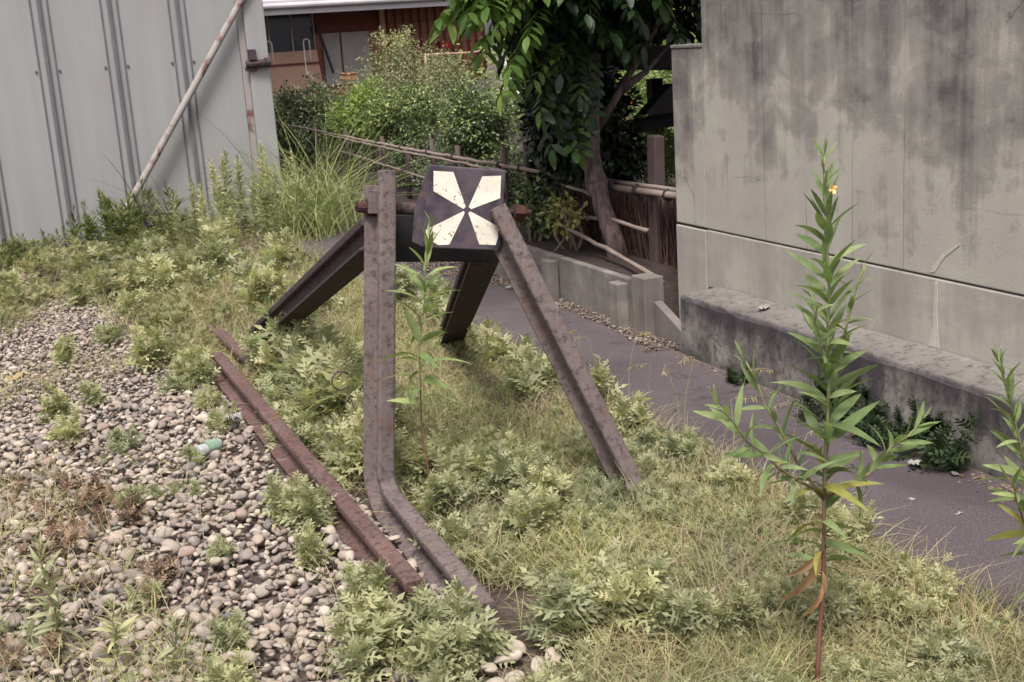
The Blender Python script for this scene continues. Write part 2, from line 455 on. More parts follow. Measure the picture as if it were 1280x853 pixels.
class MB:
    def __init__(s):
        s.V, s.F = [], []
    def add(s, V, F):
        b = len(s.V)
        s.V += [tuple(map(float, v)) for v in V]
        s.F += [tuple(int(i) + b for i in f) for f in F]
        return s
    def box(s, lo, hi, rot=None, c=None):
        (x0, y0, z0), (x1, y1, z1) = lo, hi
        V = np.array([(x0, y0, z0), (x1, y0, z0), (x1, y1, z0), (x0, y1, z0), (x0, y0, z1), (x1, y0, z1), (x1, y1, z1), (x0, y1, z1)], float)
        if rot is not None:
            c = np.array(c if c is not None else V.mean(0))
            V = (V - c) @ np.array(rot.to_3x3()).T + c
        return s.add(V, [(0, 3, 2, 1), (4, 5, 6, 7), (0, 1, 5, 4), (1, 2, 6, 5), (2, 3, 7, 6), (3, 0, 4, 7)])
    def tube(s, pts, rad, n=8, cap=True):
        pts = np.array(pts, float)
        if np.isscalar(rad): rad = [rad] * len(pts)
        base = len(s.V)
        T = np.gradient(pts, axis=0)
        T /= np.linalg.norm(T, axis=1)[:, None] + 1e-12
        ref = np.array([0, 0, 1.0]) if abs(T[0][2]) < .9 else np.array([1.0, 0, 0])
        a = np.cross(ref, T[0]); a /= np.linalg.norm(a)
        for i, p in enumerate(pts):
            a = a - T[i] * (a @ T[i]); a /= np.linalg.norm(a)
            b = np.cross(T[i], a)
            for k in range(n):
                th = 2 * math.pi * k / n
                s.V.append(tuple(p + rad[i] * (a * math.cos(th) + b * math.sin(th))))
        for i in range(len(pts) - 1):
            for k in range(n):
                k2 = (k + 1) % n
                s.F.append((base + i * n + k, base + i * n + k2, base + (i + 1) * n + k2, base + (i + 1) * n + k))
        if cap:
            s.F.append(tuple(base + k for k in range(n))[::-1])
            s.F.append(tuple(base + (len(pts) - 1) * n + k for k in range(n)))
        return s
    def sweep(s, prof, path, lat, up):
        """prof list of (a,b) offsets; path pts; lat/up arrays of frame vectors"""
        n = len(prof); base = len(s.V)
        for p, l, u in zip(path, lat, up):
            p, l, u = map(np.array, (p, l, u))
            for a, b in prof:
                s.V.append(tuple(p + l * a + u * b))
        for i in range(len(path) - 1):
            for k in range(n):
                k2 = (k + 1) % n
                s.F.append((base + i * n + k, base + i * n + k2, base + (i + 1) * n + k2, base + (i + 1) * n + k))
        s.F.append(tuple(base + k for k in range(n))[::-1])
        s.F.append(tuple(base + (len(path) - 1) * n + k for k in range(n)))
        return s
    def prism(s, poly, off):
        poly = np.array(poly, float); off = np.array(off, float); n = len(poly)
        F = [tuple(range(n))[::-1], tuple(range(n, 2 * n))] + [(k, (k + 1) % n, n + (k + 1) % n, n + k) for k in range(n)]
        return s.add(np.vstack([poly, poly + off]), F)
    def build(s, name, mat, parent=None, smooth=False, bevel=0, origin=None, label=None):
        V = np.array(s.V)
        o0 = np.array(origin if origin is not None else (parent_world(parent) if parent else (0, 0, 0)), float)
        me = np_mesh(name, V - o0, s.F, smooth, mat)
        fix_normals(me)
        o = bpy.data.objects.new(name, me)
        C.objects.link(o)
        if parent:
            o.parent = parent
        else:
            o.location = o0
        if bevel:
            b = o.modifiers.new('bevel', 'BEVEL'); b.width = bevel; b.segments = 2; b.limit_method = 'ANGLE'; b.angle_limit = R(40)
        if smooth == 'auto':
            pass
        if label: o['label'] = label
        return o

import bmesh
def fix_normals(me):
    bm = bmesh.new(); bm.from_mesh(me)
    bmesh.ops.recalc_face_normals(bm, faces=bm.faces)
    bm.to_mesh(me); bm.free()

def parent_world(p):
    loc = np.zeros(3)
    while p is not None:
        loc += np.array(p.location); p = p.parent
    return loc

def part_np(name, V, F, mat, parent, smooth=False):
    me = np_mesh(name, np.asarray(V) - parent_world(parent), F, smooth, mat)
    o = bpy.data.objects.new(name, me); C.objects.link(o); o.parent = parent
    return o

def stuff_np(name, V, F, mat, label, cat, smooth=False):
    me = np_mesh(name, V, F, smooth, mat)
    o = bpy.data.objects.new(name, me); C.objects.link(o)
    return ident(o, label, cat, None, 'stuff')

# ---- numpy leaf generators: local +Y along the leaf, +Z its upper side
def blade(L, W, n=5, droop=.3, fold=.25, wave=0.0, tip=1.0):
    t = np.linspace(0, 1, n + 1)
    w = W * .5 * np.sin(np.pi * np.clip(t ** .8, 0, 1)) ** .8
    w[0] = W * .04; w[-1] = 0
    y = L * t * (1 - .12 * droop * t)
    z = -L * droop * t ** 2
    V = []
    for i in range(n + 1):
        V += [(-w[i], y[i], z[i] + fold * w[i]), (0, y[i], z[i]), (w[i], y[i], z[i] + fold * w[i])]
    F = []
    for i in range(n):
        a = 3 * i
        F += [(a, a + 1, a + 4), (a, a + 4, a + 3), (a + 1, a + 2, a + 5), (a + 1, a + 5, a + 4)]
    return np.array(V), np.array(F)

def lobed(L, W, pairs=3, droop=.3):
    """deeply cut mugwort leaf: narrow rib with slender forward-pointing lobes, one connected island"""
    V = []; F = []
    def rib(t): return np.array((0, L * t, -L * droop * t * t))
    k = 2 * pairs + 2
    ts = np.linspace(0, .86, k)
    hw = .022 * L + .028 * L * np.sin(np.pi * ts)
    for t, w in zip(ts, hw):
        V += [rib(t) + (-w, 0, 0), rib(t) + (w, 0, 0)]
    for i in range(k - 1):
        a = 2 * i
        F += [(a, a + 1, a + 3), (a, a + 3, a + 2)]
    for i in range(pairs):
        e = 2 * i + 1
        t = ts[e]
        ln = W * .5 * (.62, 1.0, .82, .6)[i] if pairs <= 4 else W * .5
        for sg in (-1, 1):
            a = 2 * e + (1 if sg > 0 else 0); b = a + 2
            m1 = rib(t + .02) + np.array((sg * ln * .60, .03 * L, .05 * ln)); tip = rib(min(1.0, t + .20)) + np.array((sg * ln, .05 * L, -.05 * ln))
            m2 = rib(t + .16) + np.array((sg * ln * .52, .05 * L, .10 * ln))
            q = len(V); V += [m1, tip, m2]
            tr_ = [(a, q, b), (b, q, q + 2), (q, q + 1, q + 2)]
            F += tr_ if sg > 0 else [x[::-1] for x in tr_]
    a = 2 * (k - 1)
    q = len(V)
    V += [rib(.93) + (W * .12, 0, 0), rib(1.14), rib(.93) - np.array((W * .12, 0, 0))]
    F += [(a, a + 1, q), (a, q, q + 2), (q, q + 1, q + 2)]
    return np.array(V), np.array(F)

def frames(d, nrm):
    """rotation matrices with y axis d and z axis close to nrm"""
    d = d / (np.linalg.norm(d, axis=-1, keepdims=True) + 1e-9)
    x = np.cross(d, nrm); x /= np.linalg.norm(x, axis=-1, keepdims=True) + 1e-9
    z = np.cross(x, d)
    return np.stack([x, d, z], axis=-1)

def scatter(V, F, pos, rot, sc):
    """copy V,F to each pos with rot (n,3,3) and scale -> merged V,F"""
    n = len(pos)
    sc = np.asarray(sc, float)
    if sc.ndim == 1: sc = sc[:, None]
    P = np.einsum('nij,kj->nki', rot, V) * sc[:, None, :] if sc.shape[1] == 1 else np.einsum('nij,nkj->nki', rot, V[None] * sc[:, None, :])
    P = P + np.asarray(pos)[:, None, :]
    FF = F[None] + (np.arange(n) * len(V))[:, None, None]
    return P.reshape(-1, 3), FF.reshape(-1, F.shape[1])

def merge(parts):
    Vs, Fs, b = [], [], 0
    for V, F in parts:
        if len(V) == 0: continue
        Vs.append(V); Fs.append(F + b); b += len(V)
    return np.vstack(Vs), np.vstack(Fs)

def unit(a): return a / (np.linalg.norm(a, axis=-1, keepdims=True) + 1e-9)

def rotz(a):
    a = np.asarray(a); c, s = np.cos(a), np.sin(a); z = np.zeros_like(a); o = np.ones_like(a)
    return np.stack([np.stack([c, -s, z], -1), np.stack([s, c, z], -1), np.stack([z, z, o], -1)], -2)

def vnoise(x, y, seed=0):
    """cheap smooth 2-d noise, 0..1"""
    r = np.random.RandomState(seed)
    o = np.zeros_like(np.asarray(x, float))
    for k in range(6):
        fx, fy, ph = r.normal(0, 1.6), r.normal(0, 1.6), r.uniform(0, 6.28)
        o = o + np.sin(x * fx + y * fy + ph)
    return .5 + o / 8

# =============================================================== SETTING
def ground():
    xs = np.concatenate([[-300, -120, -50, -20, -8], np.arange(-4, 4.01, .08), [5, 6.5, 8, 12, 20, 50, 120, 300]])
    ys = np.concatenate([[-200, -60, -20, -6, -2], np.arange(0, 14.01, .1), [15, 17, 20, 24, 28, 40, 80, 200, 600]])
    X, Y = np.meshgrid(xs, ys)
    Z = -.012 + .03 * (vnoise(X * 1.7, Y * 1.7, 3) - .5) * (np.abs(X) < 6) * (X < 2.1)
    V = np.stack([X, Y, Z], -1).reshape(-1, 3)
    nx = len(xs)
    i, j = np.meshgrid(np.arange(len(ys) - 1), np.arange(nx - 1), indexing='ij')
    a = (i * nx + j).ravel()
    F = np.stack([a, a + 1, a + nx + 1, a + nx], -1)
    o = bpy.data.objects.new('ground', np_mesh('ground', V, F, True, 'soil')); C.objects.link(o)
    ident(o, kind='structure')
ground()

def sheet(name, poly, z, mat, th=.0):
    poly = [(x, y, z) for x, y in poly]
    mb = MB()
    if th:
        mb.prism([(x, y, z - th) for x, y, z in poly], (0, 0, th))
    else:
        mb.add(poly, [tuple(range(len(poly)))])
    o = mb.build(name, mat, None, origin=(0, 0, 0))
    return ident(o, kind='structure')
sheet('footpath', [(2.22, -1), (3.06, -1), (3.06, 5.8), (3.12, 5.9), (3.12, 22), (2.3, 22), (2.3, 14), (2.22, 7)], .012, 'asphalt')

# raised planting soil behind the kerb, a lumpy sheet with a real edge
def bed():
    xs = np.arange(3.16, 14.01, .28); ys = np.arange(5.95, 23.0, .3)
    X, Y = np.meshgrid(xs, ys)
    Z = .235 + .05 * (vnoise(X * 2.2, Y * 2.2, 9) - .5)
    Z[0, :] = -.05; Z[-1, :] = -.05; Z[:, -1] = -.05
    V = np.stack([X, Y, Z], -1).reshape(-1, 3); nx = len(xs)
    i, j = np.meshgrid(np.arange(len(ys) - 1), np.arange(nx - 1), indexing='ij')
    a = (i * nx + j).ravel()
    o = bpy.data.objects.new('planting_bed', np_mesh('planting_bed', V, np.stack([a, a + 1, a + nx + 1, a + nx], -1), True, 'bed_soil')); C.objects.link(o)
    ident(o, kind='structure')
bed()

# ---- concrete wall on the right
def concrete_wall():
    t = thing('concrete_wall', 'tall stained grey concrete wall with a ledge along its foot, right of the path', 'wall', (3.29, 3.5, 0))
    XF = 3.29
    MB().box((XF, -1.5, .603), (XF + .34, 5.462, 3.4)).build('wall_panel', 'concrete', t, bevel=.006)
    MB().box((XF + .004, 5.47, .603), (XF + .30, 5.77, 1.495)).build('pier', 'concrete', t, bevel=.006)
    MB().box((XF + .0, 5.4685, 1.4975), (XF + .302, 5.772, 1.515)).build('coping', 'concrete_ledge', t, bevel=.004)
    MB().box((XF + .014, -1.5, .5975), (XF + .30, 5.76, .602)).build('joint_strip', 'joint_dark', t)
    MB().box((XF - .001, -1.5, .30), (XF + .33, 5.462, .5965)).build('base_course', 'concrete_low', t, bevel=.006)
    MB().box((XF - .002, 5.47, -.1), (XF + .29, 5.77, .591)).build('base_course', 'concrete_low', t, bevel=.006)
    # ledge with uneven arris
    ys = np.linspace(-1.5, 5.34, 90)
    mb = MB(); V = []
    r = np.random.RandomState(3)
    for y in ys:
        e = .008 * r.rand(); f = .01 * r.rand()
        V += [(3.05 + .004 * r.rand(), y, -.1), (3.05 + .004 * r.rand(), y, .295 - f), (3.062 + e, y, .315 - e * .6), (3.2835, y, .322), (3.2835, y, -.1)]
    F = []
    for i in range(len(ys) - 1):
        for k in range(5):
            F.append((5 * i + k, 5 * i + (k + 1) % 5, 5 * i + 5 + (k + 1) % 5, 5 * i + 5 + k))
    F += [(0, 1, 2, 3, 4), tuple(5 * (len(ys) - 1) + k for k in (4, 3, 2, 1, 0))]
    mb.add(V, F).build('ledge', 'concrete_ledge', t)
    # pale mineral runs
    XS = XF - .0035
    mb = MB().prism([(XS, 3.755, .323), (XS, 3.815, .323), (XS, 3.79, .40), (XS, 3.787, .50), (XS, 3.783, .585), (XS, 3.768, .585), (XS, 3.768, .45)], (.004, 0, 0))
    mb.build('mineral_stain', 'efflor', t)
    XS = XF - .0025
    mb = MB().prism([(XS, 3.815, .617), (XS, 3.785, .622), (XS, 3.73, .69), (XS, 3.65, .745), (XS, 3.655, .748), (XS, 3.75, .695), (XS, 3.80, .64)], (.004, 0, 0))
    mb.build('mineral_stain', 'efflor', t)
concrete_wall()

# ---- kerb boards
def kerb():
    t = thing('retaining_kerb', 'low grey retaining kerb of concrete boards and posts beside the path', 'kerb', (3.13, 8, 0))
    for a, b in ((6.02, 6.92), (6.95, 8.3), (8.33, 9.7), (9.73, 11.1), (11.13, 12.5), (12.53, 14)):
        MB().box((3.115, a, -.1), (3.165, b, .283)).build('board', 'concrete_kerb', t, bevel=.005)
    for y in (6.06, 6.98, 8.36, 9.76, 11.16):
        MB().box((3.045, y - .055, -.1), (3.1125, y + .055, .262)).build('post', 'concrete_kerb', t, bevel=.006)
    MB().box((3.10, 5.80, -.1), (3.22, 5.945, .318)).build('post', 'concrete_kerb', t, bevel=.006)
    MB().prism([(3.15, 5.43, -.1), (3.15, 5.79, -.1), (3.15, 5.79, .19), (3.15, 5.43, .05)], (.05, 0, 0)).build('board', 'concrete_kerb', t, bevel=.004)
kerb()

# ---- sheet-metal shed on the left
def shed():
    t = thing('metal_shed', 'pale grey sheet metal shed with standing seams at the left end', 'shed', (-1.5, 14, 0))
    YF = 12.3
    prof = []
    xs = [-5.4 + .6 * k for k in range(13)]
    prof.append((-6.0, 0))
    for x in xs:
        prof += [(x - .085, 0), (x - .079, -.012), (x - .067, -.012), (x - .061, 0), (x - .022, 0), (x - .014, -.035), (x + .014, -.035), (x + .022, 0), (x + .061, 0), (x + .067, -.012), (x + .079, -.012), (x + .085, 0)]
    prof.append((2.34, 0))
    n = len(prof)
    V = [(x, YF + y, -.05) for x, y in prof] + [(x, YF + y, 3.6) for x, y in prof]
    F = [(i, i + 1, n + i + 1, n + i) for i in range(n - 1)]
    o = MB().add(V, F).build('front_sheet', 'shed', t)
    for x in xs:
        if x > -.7:
            mb = MB()
            for dx in (-.073, .073):
                mb.box((x + dx - .006, YF - .0145, -.04), (x + dx + .006, YF - .0125, 3.55))
            mb.box((x - .0135, YF - .0385, -.04), (x + .0135, YF - .036, 3.55))
            mb.build('seam', 'seam_dark', t)
            for dx in (-.10, .10):
                MB().tube([(x + dx, YF + .002, 1.585), (x + dx, YF - .012, 1.585)], .012, 6).build('bolt', 'rust_grey', t)
    MB().box((2.343, YF - .02, -.05), (2.40, YF + .06, 3.6)).build('corner_strip', 'pipe', t, label='rust-streaked vertical strip of the shed corner')
    MB().box((2.4025, YF - .06, -.05), (2.60, YF + .12, 3.6)).build('corner_post', 'shed', t, bevel=.01)
    MB().box((2.56, YF + .123, -.05), (2.585, 19, 3.6)).build('side_sheet', 'shed', t)
    MB().box((-6, 19.003, -.05), (2.585, 19.04, 3.6)).build('rear_sheet', 'shed', t)
    MB().box((-6.03, YF + .05, -.05), (-6.003, 19, 3.6)).build('side_sheet', 'shed', t)
    MB().prism([(-6.3, YF - .3, 3.61), (-6.3, 19.3, 3.61), (-6.3, 15.8, 4.5)], (9.1, 0, 0)).build('roof', 'roof_metal', t)
    l = MB().tube([(2.37, YF - .085, 1.525), (2.55, YF - .10, 1.53)], [.035, .038], 10).tube([(2.55, YF - .10, 1.53), (2.60, YF - .10, 1.532)], [.05, .045], 10)
    l.box((2.36, YF - .09, 1.46), (2.47, YF - .062, 1.50))
    l.box((2.40, YF - .13, 1.56), (2.47, YF - .062, 1.66))
    l.build('latch', 'rust_dark', t, bevel=.004)
    p0, p1 = np.array((.94, YF - .14, .06)), np.array((2.68, YF - .075, 2.52))
    o = MB().tube([p0 + (p1 - p0) * k for k in np.linspace(0, 1, 12)], .033, 12).build('prop_pipe', 'pipe', None, True, origin=tuple(p0))
    ident(o, 'rust-spotted grey steel pipe leaning aslant across the shed wall', 'pipe')
shed()

# ---- house behind
def house():
    t = thing('house', 'low red boarded house with a grey metal eave behind the hedge', 'house', (6, 26, 0))
    Y = 26.0
    # main body (dark red boards), a hollow shell is not needed: windows sit in front with real depth
    MB().box((1.0, Y + .05, 0), (10.25, Y + 6, 2.62)).build('wall', 'plank_red', t)
    for k in range(14):
        x = 7.9 + .29 * k * .62
        if x < 10.25:
            MB().box((x, Y + .005, 0.35), (x + .035, Y + .0485, 2.5)).build('batten', 'batten_red', t)
    mb = MB()
    for k in range(9):
        mb.box((7.6, Y + .03, .4 + .24 * k), (10.23, Y + .0475, .408 + .24 * k))
    mb.build('board_joint', 'batten_red', t)
    MB().box((6.55, Y - .02, 1.97), (7.85, Y + .04, 2.45)).build('upper_board', 'batten_red', t)
    # windows
    f = MB()
    for x in (3.6, 4.6, 5.55, 6.02, 6.48):
        f.box((x, Y - .03, 1.62), (x + .035, Y + .03, 2.44))
    f.box((3.6, Y - .035, 1.60), (6.5, Y + .035, 1.635)); f.box((3.6, Y - .035, 2.42), (6.5, Y + .035, 2.46))
    w = f.build('window', 'panel_grey', t)
    MB().box((3.62, Y + .005, 1.636), (6.48, Y + .025, 2.419)).build('pane', 'glass_dark', w)
    # plywood screen
    mb = MB().prism([(3.5, Y - .18, 0), (6.62, Y - .18, 0), (6.48, Y - .18, 1.64), (3.5, Y - .18, 1.62)], (0, .03, 0))
    mb.build('plywood_screen', 'plywood', t)
    MB().box((3.5, Y - .215, 1.36), (6.6, Y - .1825, 1.40)).build('screen_rail', 'batten_red', t)
    for a, b in ((6.66, 7.02), (7.06, 7.65)):
        MB().box((a, Y - .03, .9), (b, Y + .02, 1.95)).build('grey_panel', 'panel_grey', t)
    MB().tube([(6.52, Y - .26, 2.1), (6.78, Y - .2, 1.15)], .03, 6).build('black_strut', 'black_plastic', t)
    MB().box((7.9, Y - .12, 0), (8.0, Y - .02, 2.45)).build('pillar', 'plywood', t)
    MB().box((9.2, Y - .10, 1.48), (9.42, Y + .04, 1.64)).build('mail_box', 'red_enamel', t)
    MB().box((7.6, Y - .06, 0), (10.4, Y + .045, .78)).build('plinth', 'panel_grey', t)
    # roof, fascia and gutter
    MB().prism([(.6, Y - 1.15, 2.52), (.6, Y - 1.15, 2.58), (.6, Y + 3.2, 3.95), (.6, Y + 7.2, 2.62), (.6, Y + 7.2, 2.54), (.6, Y + 3.2, 3.85)], (9.95, 0, 0)).build('roof', 'roof_metal', t)
    MB().box((.6, Y - 1.19, 2.335), (10.5, Y - 1.155, 2.60)).build('fascia', 'roof_metal', t)
    MB().tube([(.6, Y - 1.25, 2.50), (10.5, Y - 1.25, 2.50)], .055, 10).build('gutter', 'roof_metal', t)
    MB().box((.7, Y - 1.10, 2.44), (10.4, Y + .04, 2.475)).build('soffit', 'batten_red', t)
    # posts of small hoops in front of the window
    for x in (5.42, 6.18):
        o = MB().tube([(x - .06, Y - .6, 0), (x - .06, Y - .6, 1.80)] + [(x - .06 * math.cos(a), Y - .6, 1.80 + .06 * math.sin(a)) for a in np.linspace(0, math.pi, 7)] + [(x + .06, Y - .6, 1.4)], .012, 6).build('garden_hoop', 'steel', None, True, origin=(x, Y - .6, 0))
        ident(o, ('white garden hoop nearest the shed in front of the dark window' if x < 6 else 'white garden hoop right of the window mullions'), 'hoop')
    o = MB().tube([(8.3, Y - 1.6, 1.40), (9.3, Y - 1.6, 1.38), (10.4, Y - 1.6, 1.46)], .02, 6)
    o.tube([(8.32, Y - 1.6, 0), (8.32, Y - 1.6, 1.42)], .025, 6).tube([(10.38, Y - 1.6, 0), (10.38, Y - 1.6, 1.48)], .025, 6)
    o = o.build('laundry_pole', 'plywood', None, True, origin=(9.3, Y - 1.6, 0))
    ident(o, 'thin pinkish laundry pole held level before the red boards', 'pole')
    o = MB().box((6.72, Y - 1.2, 1.0), (7.0, Y - .95, 1.12)).box((6.70, Y - 1.22, 1.1215), (7.02, Y - .93, 1.15)).box((6.74, Y - 1.18, 0), (6.78, Y - 1.14, .979)).box((6.94, Y - 1.18, 0), (6.98, Y - 1.14, .979)).build('tool_stand', 'orange_plastic', None, origin=(6.85, Y - 1.1, 0), bevel=.01)
    ident(o, 'orange lidded box on legs beside the plywood screen', 'box')
house()

def van():
    Y = 24.6
    t = thing('van', 'cream white van parked past the right end of the red house', 'van', (11.3, Y, 0))
    prof = [(10.32, .28), (12.75, .28), (12.75, 1.75), (12.5, 1.92), (10.75, 1.92), (10.42, 1.25), (10.30, 1.1)]
    MB().prism([(x, Y, z) for x, z in prof], (0, 1.4, 0)).build('body', 'van_white', t, bevel=.06)
    MB().prism([(10.62, Y - .006, 1.25), (11.1, Y - .006, 1.25), (11.1, Y - .006, 1.72), (10.84, Y - .006, 1.72)], (0, .012, 0)).build('window', 'glass_dark', t)
    MB().box((11.25, Y - .007, 1.25), (12.4, Y + .006, 1.72)).build('window', 'glass_dark', t)
    for x in (10.85, 12.3):
        w = MB().tube([(x, Y - .03, .27), (x, Y + .14, .27)], .27, 20).build('wheel', 'tyre', t)
        MB().tube([(x, Y - .04, .27), (x, Y - .031, .27)], .16, 16).build('rim', 'steel', w)
    MB().box((11.12, Y - .012, .95), (11.16, Y + .004, .98)).build('handle', 'black_plastic', t)
van()

def scooter():
    Y = 19.2; X = 8.75; z0 = .25
    t = thing('scooter', 'dark red scooter with a wire basket parked behind the round shrub', 'scooter', (X, Y, z0))
    for x in (X - .55, X + .55):
        a = np.linspace(0, 2 * math.pi, 20)
        MB().tube([(x + .19 * math.cos(q), Y, z0 + .23 + .19 * math.sin(q)) for q in a], .045, 6, False).build('wheel', 'tyre', t, True)
    MB().prism([(X - .42, Y - .2, z0 + .3), (X - .25, Y - .2, z0 + .28), (X - .16, Y - .2, z0 + .95), (X - .36, Y - .2, z0 + 1.0)], (0, .4, 0)).build('leg_shield', 'red_enamel', t, bevel=.04)
    MB().prism([(X - .3, Y - .16, z0 + .2), (X + .7, Y - .16, z0 + .3), (X + .75, Y - .16, z0 + .62), (X + .1, Y - .16, z0 + .66), (X, Y - .16, z0 + .3)], (0, .32, 0)).build('body', 'red_enamel', t, bevel=.04)
    MB().box((X + .08, Y - .14, z0 + .665), (X + .72, Y + .14, z0 + .76)).build('seat', 'black_plastic', t, bevel=.03)
    MB().tube([(X - .3, Y - .32, z0 + 1.05), (X - .36, Y, z0 + 1.0), (X - .3, Y + .32, z0 + 1.05)], .02, 6).build('handlebar', 'steel', t, True)
    mb = MB()
    for k in range(5):
        for zz in (z0 + .72, z0 + .95):
            pass
        yy = Y - .15 + .075 * k
        mb.tube([(X - .68, yy, z0 + .95), (X - .64, yy, z0 + .70), (X - .44, yy, z0 + .70), (X - .42, yy, z0 + .95)], .006, 4)
    for zz in (.72, .80, .88, .95):
        mb.tube([(X - .66, Y - .15, z0 + zz), (X - .43, Y - .15, z0 + zz), (X - .43, Y + .15, z0 + zz), (X - .66, Y + .15, z0 + zz), (X - .66, Y - .15, z0 + zz)], .006, 4)
    mb.build('basket', 'steel', t)
    MB().tube([(X - .78, Y, z0 + .28)] + [(X - .55 + .26 * math.cos(a), Y, z0 + .24 + .26 * math.sin(a)) for a in np.linspace(2.7, .5, 9)], .03, 6).build('mudguard', 'steel', t, True)
scooter()

def lean_to():
    t = thing('timber_shelter', 'dark low timber shelter with a black eave behind the pier of the concrete wall', 'shelter', (5.6, 8.4, .2))
    rt = Matrix.Rotation(R(-9), 4, 'Y')
    MB().box((4.05, 7.7, 1.24), (7.2, 9.6, 1.40), Matrix.Rotation(R(4), 4, 'Y')).build('roof', 'timber_black', t, bevel=.01)
    MB().prism([(4.2, 7.75, 1.03), (6.5, 7.75, 1.03), (6.5, 7.75, 1.30), (4.42, 7.75, 1.22)], (0, .12, 0)).build('gable_board', 'timber_black', t)
    MB().box((4.24, 8.0, .985), (6.6, 8.12, 1.08), Matrix.Rotation(R(-5), 4, 'Y')).build('beam', 'timber_black', t, bevel=.01)
    for x, y in ((5.2, 7.9), (6.8, 7.9), (5.2, 9.4), (6.8, 9.4)):
        MB().box((x - .05, y - .05, .15), (x + .05, y + .05, 1.2)).build('post', 'timber_black', t)
lean_to()

# =============================================================== RAILS AND BUFFER STOP
h_ = .108
half = [(.054, 0), (.054, .009), (.020, .019), (.0085, .028), (.0063, .040), (.0063, .066), (.010, .073), (.029, .079), (.0302, .083), (.0302, .099), (.0275, .1055), (.020, .108)]
RAIL = half + [(-a, b) for a, b in half[::-1]]

def straight_rail(p0, p1, up, k_=1.0, name=None, parent=None, lat=None, n=2):
    p0, p1, up = map(lambda q: np.array(q, float), (p0, p1, up))
    d = p1 - p0; d /= np.linalg.norm(d)
    up = up - d * (up @ d); up /= np.linalg.norm(up)
    lt = np.cross(d, up)
    path = [p0 + (p1 - p0) * k for k in np.linspace(0, 1, n)]
    k_ = k_ or 1.0
    return MB().sweep([(a * k_, b * k_) for a, b in RAIL], path, [lt] * n, [up] * n)

FZ = .012
t = thing('running_rail', 'rust brown running rail lying along the gravel edge, its sawn end in the weeds', 'rail', (.935, 3.24, FZ))
straight_rail((.935, 3.20, FZ), (.935, 6.45, FZ), (0, 0, 1), None, None, t).build('rail_section', 'rust_rail', t, bevel=.002)
mb = MB()
for y in (4.62, 4.74):
    mb.tube([(.9275, y, FZ + .052), (.930, y, FZ + .052)], .013, 8)
mb.build('bolt_hole', 'timber_black', t)
t = thing('running_rail', 'second running rail on the path side, almost buried in weeds', 'rail', (2.06, 3.0, FZ - .085))
straight_rail((2.06, 2.55, FZ - .085), (2.06, 6.3, FZ - .085), (0, 0, 1), None, None, t).build('rail_section', 'rust_rail', t, bevel=.002)
t = thing('rail_stub', 'short rusty rail offcut at the far end of the running rail', 'rail', (1.05, 6.9, 0))
straight_rail((1.065, 6.30, FZ - .01), (1.04, 7.25, FZ - .01), (0, 0, 1), None, None, t).build('rail_section', 'rust_rail', t, bevel=.002)

BS = thing('buffer_stop', 'rusty railway buffer stop of bent rails carrying a black board with a white cross', 'buffer stop', (1.5, 4.2, 0))
def bent_rail(x00, x0, ystart, ybend, lean_x, lean_y, top_len, z0, rad, mat):
    """rail lying along Y whose end is bent up; head turns to face the camera side"""
    path, lat, up = [], [], []
    e1 = np.array((0, 1, 0.0)); e2 = np.array((0, 0, 1.0))
    D = np.array((lean_x, lean_y, 1.0)); D /= np.linalg.norm(D)
    for k in np.linspace(ystart, ybend, 4):
        path.append(np.array((x00 + (x0 - x00) * (k - ystart) / (ybend - ystart), k, z0)))
    tot = math.pi / 2 - math.atan(lean_y)
    cpt = np.array((x0, ybend, z0 + rad))
    nA = 10
    tang = [e1] * 4
    for a in np.linspace(0, tot, nA + 1)[1:]:
        path.append(cpt + np.array((0, rad * math.sin(a), -rad * math.cos(a))))
        tang.append(np.array((0, math.cos(a), math.sin(a))))
    last = path[-1]
    for k in np.linspace(0, top_len, 6)[1:]:
        path.append(last + D * k); tang.append(D)
    # sideways lean blends in through the bend
    for i, (p, tg) in enumerate(zip(path, tang)):
        l = np.array((1.0, 0, 0))
        if i >= 4:
            l = np.array((1.0, 0, -lean_x * min(1, (i - 3) / nA)))
        l = l - tg * (l @ tg); l /= np.linalg.norm(l)
        u = np.cross(l, tg)
        lat.append(l); up.append(u)
    m = MB().sweep(RAIL, path, lat, up)
    n = len(RAIL)
    for k, (a_, b_) in enumerate(RAIL):
        if b_ < .07:
            i = len(m.V) - n + k
            m.V[i] = tuple(np.array(m.V[i]) - D * .05)
    return m
bent_rail(1.060, 1.10, 2.96, 3.955, .125, .09, 1.055, FZ, .145, None).build('bent_rail', 'rust_grey', BS, bevel=.002)
bent_rail(1.915, 1.912, 2.75, 3.62, -.345, .28, 1.055, FZ - .085, .18, None).build('bent_rail', 'rust_grey', BS, bevel=.002)
straight_rail((1.20, 7.0, -.06), (1.225, 4.30, .90), (0, .4, 1), 1.15, None, BS).build('brace', 'rust_dark', BS, bevel=.002)
straight_rail((2.16, 6.35, -.06), (1.66, 4.26, .88), (0, .4, 1), 1.15, None, BS).build('brace', 'rust_dark', BS, bevel=.002)
# tie rod with sleeve and nuts
a = np.array((1.13, 4.165, 1.075)); b = np.array((1.775, 4.165, .982)); d = b - a
MBr = MB().tube([a, b], .012, 10).tube([a + d * .15, a + d * .86], .021, 12)
rod = MBr.build('tie_rod', 'rust_dark', BS, True)
for c0, c1, c2 in ((0, .05, .09), (1, .95, .91)):
    MB().tube([a + d * (c0 * .97), a + d * c1], [.017, .021], 10).tube([a + d * c1, a + d * (c1 + (c2 - c1) * 1.4)], .032, 6).build('nut', 'rust_red', rod)
